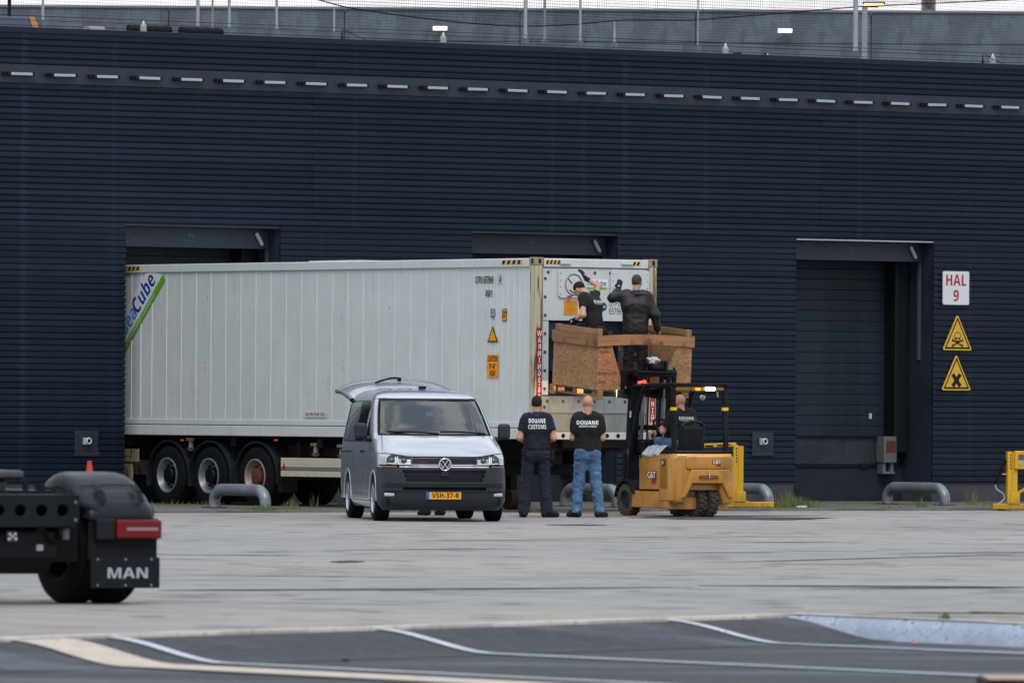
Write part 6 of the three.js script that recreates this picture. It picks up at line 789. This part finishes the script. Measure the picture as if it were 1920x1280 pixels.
  // driver
  const fy = FY, loc = (x, z) => [FL.position.x + x * Math.cos(fy) + z * Math.sin(fy), FL.position.z - x * Math.sin(fy) + z * Math.cos(fy)], [ex, ez] = loc(0, -0.56), e = thing('person', 'bald person in black t-shirt and jeans driving the forklift', 'person', [ex, 0.14, ez], fy + PI);
  person(e, { sit: true, J: { pel: [0, 0.98, 0], waist: [0, 1.12, 0.01], chest: [0, 1.34, 0.06], neck: [0, 1.5, 0.09], head: [0, 1.645, 0.14], shL: [0.185, 1.44, 0.08], shR: [-0.185, 1.44, 0.08], elL: [0.28, 1.19, 0.17], wrL: [0.16, 1.24, 0.42], elR: [-0.28, 1.19, 0.17], wrR: [-0.12, 1.26, 0.44], hipL: [0.1, 0.98, 0.02], hipR: [-0.1, 0.98, 0.02], knL: [0.17, 1.03, 0.44], knR: [-0.16, 1.02, 0.46], anL: [0.17, 0.56, 0.56], anR: [-0.16, 0.56, 0.58], toeL: [0.18, 0.5, 0.72], toeR: [-0.17, 0.5, 0.74] }, top: blackCloth, legs: denim, pitch: 0.12, turn: 0.25, hem: 0.97, loose: 0.02, sleeve: 0.72, handL: { palm: [-0.6, -0.6, 0.2], curl: 1.1 }, handR: { palm: [0.6, -0.6, 0.2], curl: 1.1 }, text: [['DOUANE', 0.05, 1.37, 0.95]], stripes: [[0.22, 0.005, 1.355, M.textWhite]], seed: 5 });
  // someone behind the van, seen only as boots under it
  const p6 = onGround(812, 966), g = thing('person', 'person behind the van of whom only the boots show underneath', 'person', p6, PI + 0.5);
  person(g, { J: { anL: [0.14, 0.09, -0.03], anR: [-0.14, 0.09, 0.0] }, top: navyCloth, legs: cloth(0x121a2e), hair: 0x2a211c, seed: 6 });
}
// ---------------------------------------------------------------- above the roof: far hall, net, posts, lamps
{
  const D = 216, slate = S(0x5a6672, 0.7, 0, { map: grime }), far = thing('far_hall', 'slate grey hall wall rising behind the warehouse roof', 'building', [0, 0, -D]);
  const topY = EYE + ray(960, 19)[1] * D, capY = topY - 0.12;
  for (let i = 0; i < 14; i++) { const x0 = -31 + i * 4.45, hgt = topY - 0.8; obj('wall_panel', [bb(x0 + 0.012, x0 + 4.438, 0, hgt, -0.2, rr(-0.012, 0.0))], slate, far); obj('wall_panel', [bb(x0 + 0.012, x0 + 4.438, hgt + 0.02, topY, -0.2, 0.0)], slate, far); }
  obj('wall_core', bb(-31, 31, 0, topY - 0.02, -22, -0.21), slate, far); obj('parapet_cap', bb(-31.1, 31.1, topY, topY + 0.06, -0.5, 0.05), S(0x6b727b, 0.6), far);
  const flood = (x, y, label) => { const p = at(x, y, D - 0.25), t = thing('flood_light', label, 'lamp', p, 0, 'lit flood lights on the far hall'); obj('lamp_face', bx(0.36, 0.1, 0.05, 0, 0, 0, 0.015), S(0xfff6ea, 0.3, 0, { emissive: 0xfff2e4, emissiveIntensity: 0.75 }), t); obj('lamp_case', [bx(0.4, 0.14, 0.06, 0, 0, -0.05, 0.02), bar([0, 0, -0.06], [0, -0.05, -0.26], 0.02)], S(0x6d6f70, 0.5), t); };
  flood(825, 53, 'lit white flood light on the far hall, above the container'); flood(1472.5, 57.5, 'lit white flood light on the far hall, right of the posts');
  const ch = at(1742, 12, D + 60), st = thing('chimney', 'brown chimney beyond the far hall roof', 'chimney', [ch.x, 0, ch.z]); obj('stack', [bb(-0.22, 0.22, 0, ch.y + 2.5, -0.2, 0.2)], S(0x8a7264, 0.8, 0, { map: wearMap }), st); obj('flue', [bb(-0.1, 0.1, ch.y, ch.y + 3, 0.2, 0.28)], S(0x454b55, 0.6), st);
  // posts on the roof
  const steelPost = S(0x9aa1a8, 0.45, 0.4, { map: grime }), roofD = (x, z) => { const [u] = wall(x, 60, z), c = Math.cos(A), s = Math.sin(A); return [WO.x + u * c + z * s, WO.z - u * s + z * c]; };
  const post = (x, r, top, mat, z, label) => { const [X, Z] = roofD(x, z), yt = top === null ? 11.2 : EYE + ray(x, top)[1] * -Z, t = thing('roof_post', label, 'post', [X, H_TOP - 0.12, Z], A, 'posts standing on the warehouse roof'); obj('shaft', [cyl(r, r * 1.12, yt - H_TOP + 0.12, 0, (yt - H_TOP + 0.12) / 2, 0, 'y', 14)], mat, t); obj('base_plate', [bx(0.2, 0.06, 0.2, 0, 0.03, 0, 0.01), bx(0.1, 0.3, 0.1, 0, 0.15, 0, 0.01)], M.galv, t); return t; };
  const tanP = S(0x9a8f7e, 0.6);
  [[16, 0.03, null, M.darkSteel, -2.5, 'dark roof post rising behind the solar panel'], [79, 0.022, null, steelPost, -1, 'pale roof post right of the solar panel'], [370, 0.028, null, steelPost, -1, 'pale roof post standing in the black net rolls'], [397.5, 0.016, null, tanP, -1.8, 'thin brownish roof post just behind the black net rolls'], [429, 0.022, null, steelPost, -1, 'pale roof post just right of the black net rolls'], [518, 0.022, null, steelPost, -1, 'pale tall roof post left of the first short post'], [626, 0.018, 15, steelPost, -1.1, 'short pale roof post holding the net edge left of the flood light'], [985, 0.03, null, steelPost, -0.9, 'stout pale roof post above the container end, left of its neighbours'], [1021.5, 0.022, null, steelPost, -1.3, 'pale roof post between two others above the container end'], [1088, 0.02, null, steelPost, -1, 'pale roof post left of the short guyed post'], [1152.5, 0.02, 39, steelPost, -1.1, 'short guyed roof post holding up the net'], [1309, 0.01, null, steelPost, -1, 'very thin roof post right of the short guyed post'], [1605, 0.04, null, steelPost, -0.8, 'thickest pale roof post, beside the amber lamp']].forEach(a => post(...a));
  // street lamp, lit amber
  { const [X, Z] = roofD(1622, -4), yt = EYE + ray(1622, 12)[1] * -Z, t = thing('street_lamp', 'grey lamp post with an amber lit head above the roof', 'lamp', [X, 7.9, Z]); obj('shaft', cyl(0.05, 0.055, yt - 7.9, 0, (yt - 7.9) / 2, 0), steelPost, t); obj('lamp_arm', bx(0.3, 0.03, 0.05, 0.1, yt - 7.9, 0, 0.01), M.darkSteel, t); obj('lamp_head', bx(0.42, 0.045, 0.16, 0.17, yt - 7.83, 0, 0.015), S(0x5b5348, 0.5), t); obj('lamp_glow', bx(0.36, 0.05, 0.12, 0.17, yt - 7.865, 0.03, 0.015), S(0xffc66a, 0.3, 0, { emissive: 0xffb450, emissiveIntensity: 1.8 }), t); }
  // net
  { const c = Math.cos(A), s = Math.sin(A), z = -1.15, t = thing('safety_net', 'fine dark safety net hanging between the roof posts', 'net', [WO.x + z * s, 0, WO.z + z * c], A);
    const q = [], strip = (x0, y0, x1, y1, w, zz) => { const L = Math.hypot(x1 - x0, y1 - y0), nx = -(y1 - y0) / L * w / 2, ny = (x1 - x0) / L * w / 2; q.push(x0 + nx, y0 + ny, zz, x0 - nx, y0 - ny, zz, x1 - nx, y1 - ny, zz, x0 + nx, y0 + ny, zz, x1 - nx, y1 - ny, zz, x1 + nx, y1 + ny, zz); };
    const edge = curve([[-300, 2], [0, -10], [560, -8], [640, 14], [720, 26], [840, 41], [960, 50], [1060, 47], [1152, 38], [1290, 38], [1420, 28], [1600, 13], [1900, -1], [2300, -20]]), ex = px => wall(px, edge(px), z), YT = 9.75;
    for (let x = -14; x < 16; x += 0.052) strip(x, 7.95, x + 0.02, YT, 0.0032, 0); for (let y = 7.98; y < YT; y += 0.052) strip(-14, y, 16, y - 0.02, 0.0032, 0.002);
    const pts = []; for (let p = 500; p <= 2050; p += 22) pts.push(ex(p));
    const yAt = u => { for (let i = 1; i < pts.length; i++) if (u <= pts[i][0]) return lerp(pts[i - 1][1], pts[i][1], clamp((u - pts[i - 1][0]) / (pts[i][0] - pts[i - 1][0]))); return 99; };
    for (let x = -6; x < 15; x += 0.05) { const y = yAt(x); if (y < YT) strip(x, y, x + 0.03, YT, 0.0045, 0.12); } for (let y = 8; y < YT; y += 0.05) { let run = null; for (let x = -6; x < 15; x += 0.1) { const inside = yAt(x) < y; if (inside && run === null) run = x; if ((!inside || x > 14.8) && run !== null) { strip(run, y, x, y, 0.0045, 0.122); run = null; } } }
    const g = new THREE.BufferGeometry(); g.setAttribute('position', new THREE.Float32BufferAttribute(q, 3)); g.computeVertexNormals(); const m = obj('net_mesh', g, S(0x23272d, 0.9, 0, { side: DBL }), t); m.userData.kind = 'stuff';
    obj('edge_rope', [tube(pts.filter((_, i) => i % 2 === 0).map(p => [p[0], p[1], 0.13]), 0.012, 6, 160)], M.black, t);
    for (const y of [8.1, 8.19, 8.26]) obj('stay_cable', bar([-14, y, 0.4], [16, y + 0.0, 0.5], 0.005, 6), M.darkSteel, t);
  }
  const onRoof = (x, z, y = H_TOP - 0.12) => { const [X, Z] = roofD(x, z); return [X, y, Z]; };
  { const t = thing('solar_panel', 'tilted solar panel box with orange end at the roof corner', 'solar panel', onRoof(30, -1.2), A); obj('panel_box', [ext([[-0.5, 0.14], [0.3, 0.14], [0.2, 0.34], [-0.5, 0.34]], 0.5, 0.01).translate(-0.1, 0, -0.3)], S(0x4d5c6e, 0.25, 0.2), t); obj('orange_end', ext([[0.2, 0.13], [0.33, 0.13], [0.22, 0.35], [0.11, 0.35]], 0.52).translate(0, 0, -0.31), S(0xb9865a, 0.6), t); obj('stand', [bb(-0.6, 0.2, 0, 0.13, -0.2, 0.1)], S(0x8d9296, 0.6), t); }
  [[279, 0.35, 'left of the two black rolled nets lying on the roof edge'], [376, 0.35, 'right of the two black rolled nets lying on the roof edge']].forEach(([x, L, l]) => { const t = thing('net_roll', l, 'roll', onRoof(x, -0.9), A, 'black net rolls on the roof'); obj('roll', [cyl(0.075, 0.075, 0.86, 0, 0.2, 0, 'x', 18), ...[-0.3, -0.1, 0.12, 0.33].map(q => cyl(0.08, 0.08, 0.03, q, 0.2, 0, 'x', 18))], S(0x1a1c20, 0.8, 0, { bumpMap: bumpFine, bumpScale: 0.02 }), t); obj('cradle', [bx(0.7, 0.13, 0.16, 0, 0.065, 0, 0.01)], M.darkSteel, t); });
  { const t = thing('roof_vent', 'low pale vent block on the roof edge', 'vent', onRoof(175, -0.8), A); obj('vent_body', bx(0.3, 0.18, 0.25, 0, 0.12, 0, 0.02), S(0x9c968c, 0.6), t); obj('vent_skirt', bx(0.5, 0.06, 0.3, 0, 0.03, 0), M.darkSteel, t); }
  [[268, 'small white domed roof lamp beside the left net roll'], [831, 'small white domed roof lamp under the left flood light'], [1361, 'small white domed roof lamp right of the thin post'], [1863, 'small white domed roof lamp near the right end of the roof']].forEach(([x, l]) => { const t = thing('roof_beacon', l, 'lamp', onRoof(x, -0.45, H_TOP - 0.02), A, 'white domed lamps on the roof edge'); obj('dome', [lathe([[0.055, 0.02], [0.055, 0.12], [0.045, 0.16], [0.02, 0.18], [0.0001, 0.185]], 20, 'y')], S(0x8e918a, 0.35), t); obj('cap', [cyl(0.016, 0.02, 0.05, 0, 0.2, 0)], S(0xd0d2d0, 0.4), t); obj('foot', [bx(0.12, 0.03, 0.12, 0, 0.01, 0)], S(0x8f8a4c, 0.5), t); });
  [[641, 'thin black cable bracket on the roof left of the flood light'], [1844, 'thin black cable bracket on the roof beside the rightmost domed lamp']].forEach(([x, l]) => { const t = thing('cable_bracket', l, 'bracket', onRoof(x, -0.4, H_TOP - 0.02), A, 'cable brackets'); obj('stem', [lathe([[0.03, 0], [0.008, 0.16], [0.006, 0.2]], 10, 'y')], M.black, t); obj('cable', [tube([[0, 0.2, 0], [0.04, 0.21, 0], [0.2, 0.14, 0], [0.6, 0.02, 0]], 0.006, 6)], M.black, t); });
  [[1437, 'small black dome camera on the roof edge'], [1383, 'low black box on the roof edge left of the dome camera']].forEach(([x, l], i) => { const t = thing(i ? 'junction_box' : 'dome_camera', l, i ? 'box' : 'camera', onRoof(x, -0.3, H_TOP - 0.02), A); obj('housing', i ? bx(0.14, 0.06, 0.1, 0, 0.03, 0, 0.015) : new THREE.SphereGeometry(0.055, 16, 10, 0, 2 * PI, 0, PI / 2).translate(0, 0.02, 0), M.black, t); if (!i) obj('window', bx(0.03, 0.025, 0.01, 0, 0.045, 0.045), M.lens, t); });
}
// ---------------------------------------------------------------- weeds, litter
{
  const blade = new THREE.BufferGeometry(); blade.setAttribute('position', new THREE.Float32BufferAttribute([-0.006, 0, 0, 0.006, 0, 0, 0.004, 0.55, 0.04, -0.006, 0, 0, 0.004, 0.55, 0.04, -0.004, 0.55, 0.04, -0.004, 0.55, 0.04, 0.004, 0.55, 0.04, 0.0, 1, 0.16], 3)); blade.computeVertexNormals();
  const list = [], add = (x, y, n, sx, h, dry = 0, sz = 1.2, gy = 0.02) => { const p = onGround(x, y, gy); for (let i = 0; i < n; i++) { const r = (rnd() + rnd() - 1); list.push([p.x + r * sx, gy, p.z + (rnd() - 0.5) * sz, h * (0.45 + 0.75 * rnd()) * (1 - 0.5 * Math.abs(r)), rnd() < dry]); } };
  add(1495, 951, 420, 0.5, 0.2, 0.25, 1.4); add(1475, 947, 160, 0.25, 0.28, 0.5); add(1440, 953, 120, 0.7, 0.1, 0.3); add(490, 957, 180, 0.35, 0.1, 0.1); add(545, 955, 50, 0.2, 0.2, 0.95); add(588, 950, 10, 0.1, 0.3, 0.9); add(390, 949, 50, 0.5, 0.1, 0.8); add(320, 947, 40, 0.4, 0.12, 0.5); add(640, 950, 60, 0.15, 0.12, 0.1); add(1727, 950, 50, 0.12, 0.18, 0.2); add(1825, 946, 40, 0.12, 0.34, 0.95); add(1700, 953, 60, 0.6, 0.06, 0.4); add(1850, 948, 60, 0.5, 0.12, 0.6); add(1340, 955, 60, 0.4, 0.08, 0.3); add(1010, 952, 30, 0.5, 0.06, 0.3); add(1585, 950, 60, 1.0, 0.07, 0.5); add(1772, 1161, 40, 0.06, 0.07, 0, 0.1, 0.0); add(1130, 956, 40, 0.6, 0.05, 0.4); add(700, 958, 40, 0.6, 0.06, 0.4);
  const im = new THREE.InstancedMesh(blade, S(0xffffff, 0.9, 0, { side: DBL }), list.length), m = new THREE.Matrix4(), e = new THREE.Euler(), qn = new THREE.Quaternion(), col = new THREE.Color();
  list.forEach(([x, y, z, h, dry], i) => { e.set(rr(-0.35, 0.35), rr(0, 6.28), rr(-0.35, 0.35)); m.compose(V(x, y, z), qn.setFromEuler(e), V(1, h, h)); im.setMatrixAt(i, m); dry ? col.setRGB(0.11 + 0.07 * rnd(), 0.09 + 0.04 * rnd(), 0.05) : col.setRGB(0.06 + 0.05 * rnd(), 0.11 + 0.06 * rnd(), 0.035); im.setColorAt(i, col); });
  im.name = 'grass'; im.castShadow = im.receiveShadow = true; tag(im, 'green and dry weeds growing along the paving', 'grass', null, 'stuff'); scene.add(im);
  const lp = onGround(1505, 955), l = thing('litter', 'crumpled pale green plastic bottle at the edge of the yard', 'litter', [lp.x, 0.012, lp.z], 0.1); obj('bottle_body', [(() => { const g = new THREE.CapsuleGeometry(0.035, 0.1, 6, 14).rotateZ(PI / 2), p = g.attributes.position; for (let i = 0; i < p.count; i++) { const k = 0.85 + 0.3 * n3(p.getX(i) * 40, p.getY(i) * 40, p.getZ(i) * 40); p.setXYZ(i, p.getX(i), p.getY(i) * k * 0.8, p.getZ(i) * k); } g.computeVertexNormals(); return g.translate(0, 0.028, 0); })()], S(0x8fb8a4, 0.35), l); obj('bottle_cap', cyl(0.015, 0.015, 0.02, -0.095, 0.028, 0, 'x', 10), S(0xb9c9c4, 0.4), l);
  const op = onGround(1716, 1209, LOW); const o = thing('litter', 'small orange scrap lying on the dark asphalt', 'litter', [op.x, LOW + 0.004, op.z]); obj('scrap', [(() => { const g = new THREE.IcosahedronGeometry(0.018, 1), p = g.attributes.position; for (let i = 0; i < p.count; i++) p.setY(i, p.getY(i) * (0.4 + 0.5 * n3(p.getX(i) * 90, 1, p.getZ(i) * 90))); g.computeVertexNormals(); return g.translate(0, 0.008, 0); })()], S(0xc0643c, 0.7), o);
  const dp = onGround(647, 1240, LOW), dr = thing('drain_cap', 'tiny black round cap on the dark asphalt', 'cap', [dp.x, LOW + 0.004, dp.z]); obj('cap', [lathe([[0.03, 0], [0.027, 0.014], [0.0001, 0.018]], 14, 'y')], M.black, dr);
  const bp = onGround(1850, 1299, LOW), b = thing('low_platform', 'low black edged platform with beige top in the bottom right corner', 'platform', [bp.x, LOW, bp.z], 0.02); obj('platform_edge', [bb(0, 2.6, 0.012, 0.085, -0.9, 0, 0.015)], S(0x14171c, 0.7, 0, { map: grime }), b); obj('platform_top', bb(0.02, 2.58, 0.086, 0.096, -0.88, -0.03), S(0xb39c86, 0.85, 0, { map: wearMap }), b); obj('platform_foot', bb(0.1, 2.5, 0, 0.012, -0.8, -0.1), M.black, b);
}
renderer.render(scene, camera);
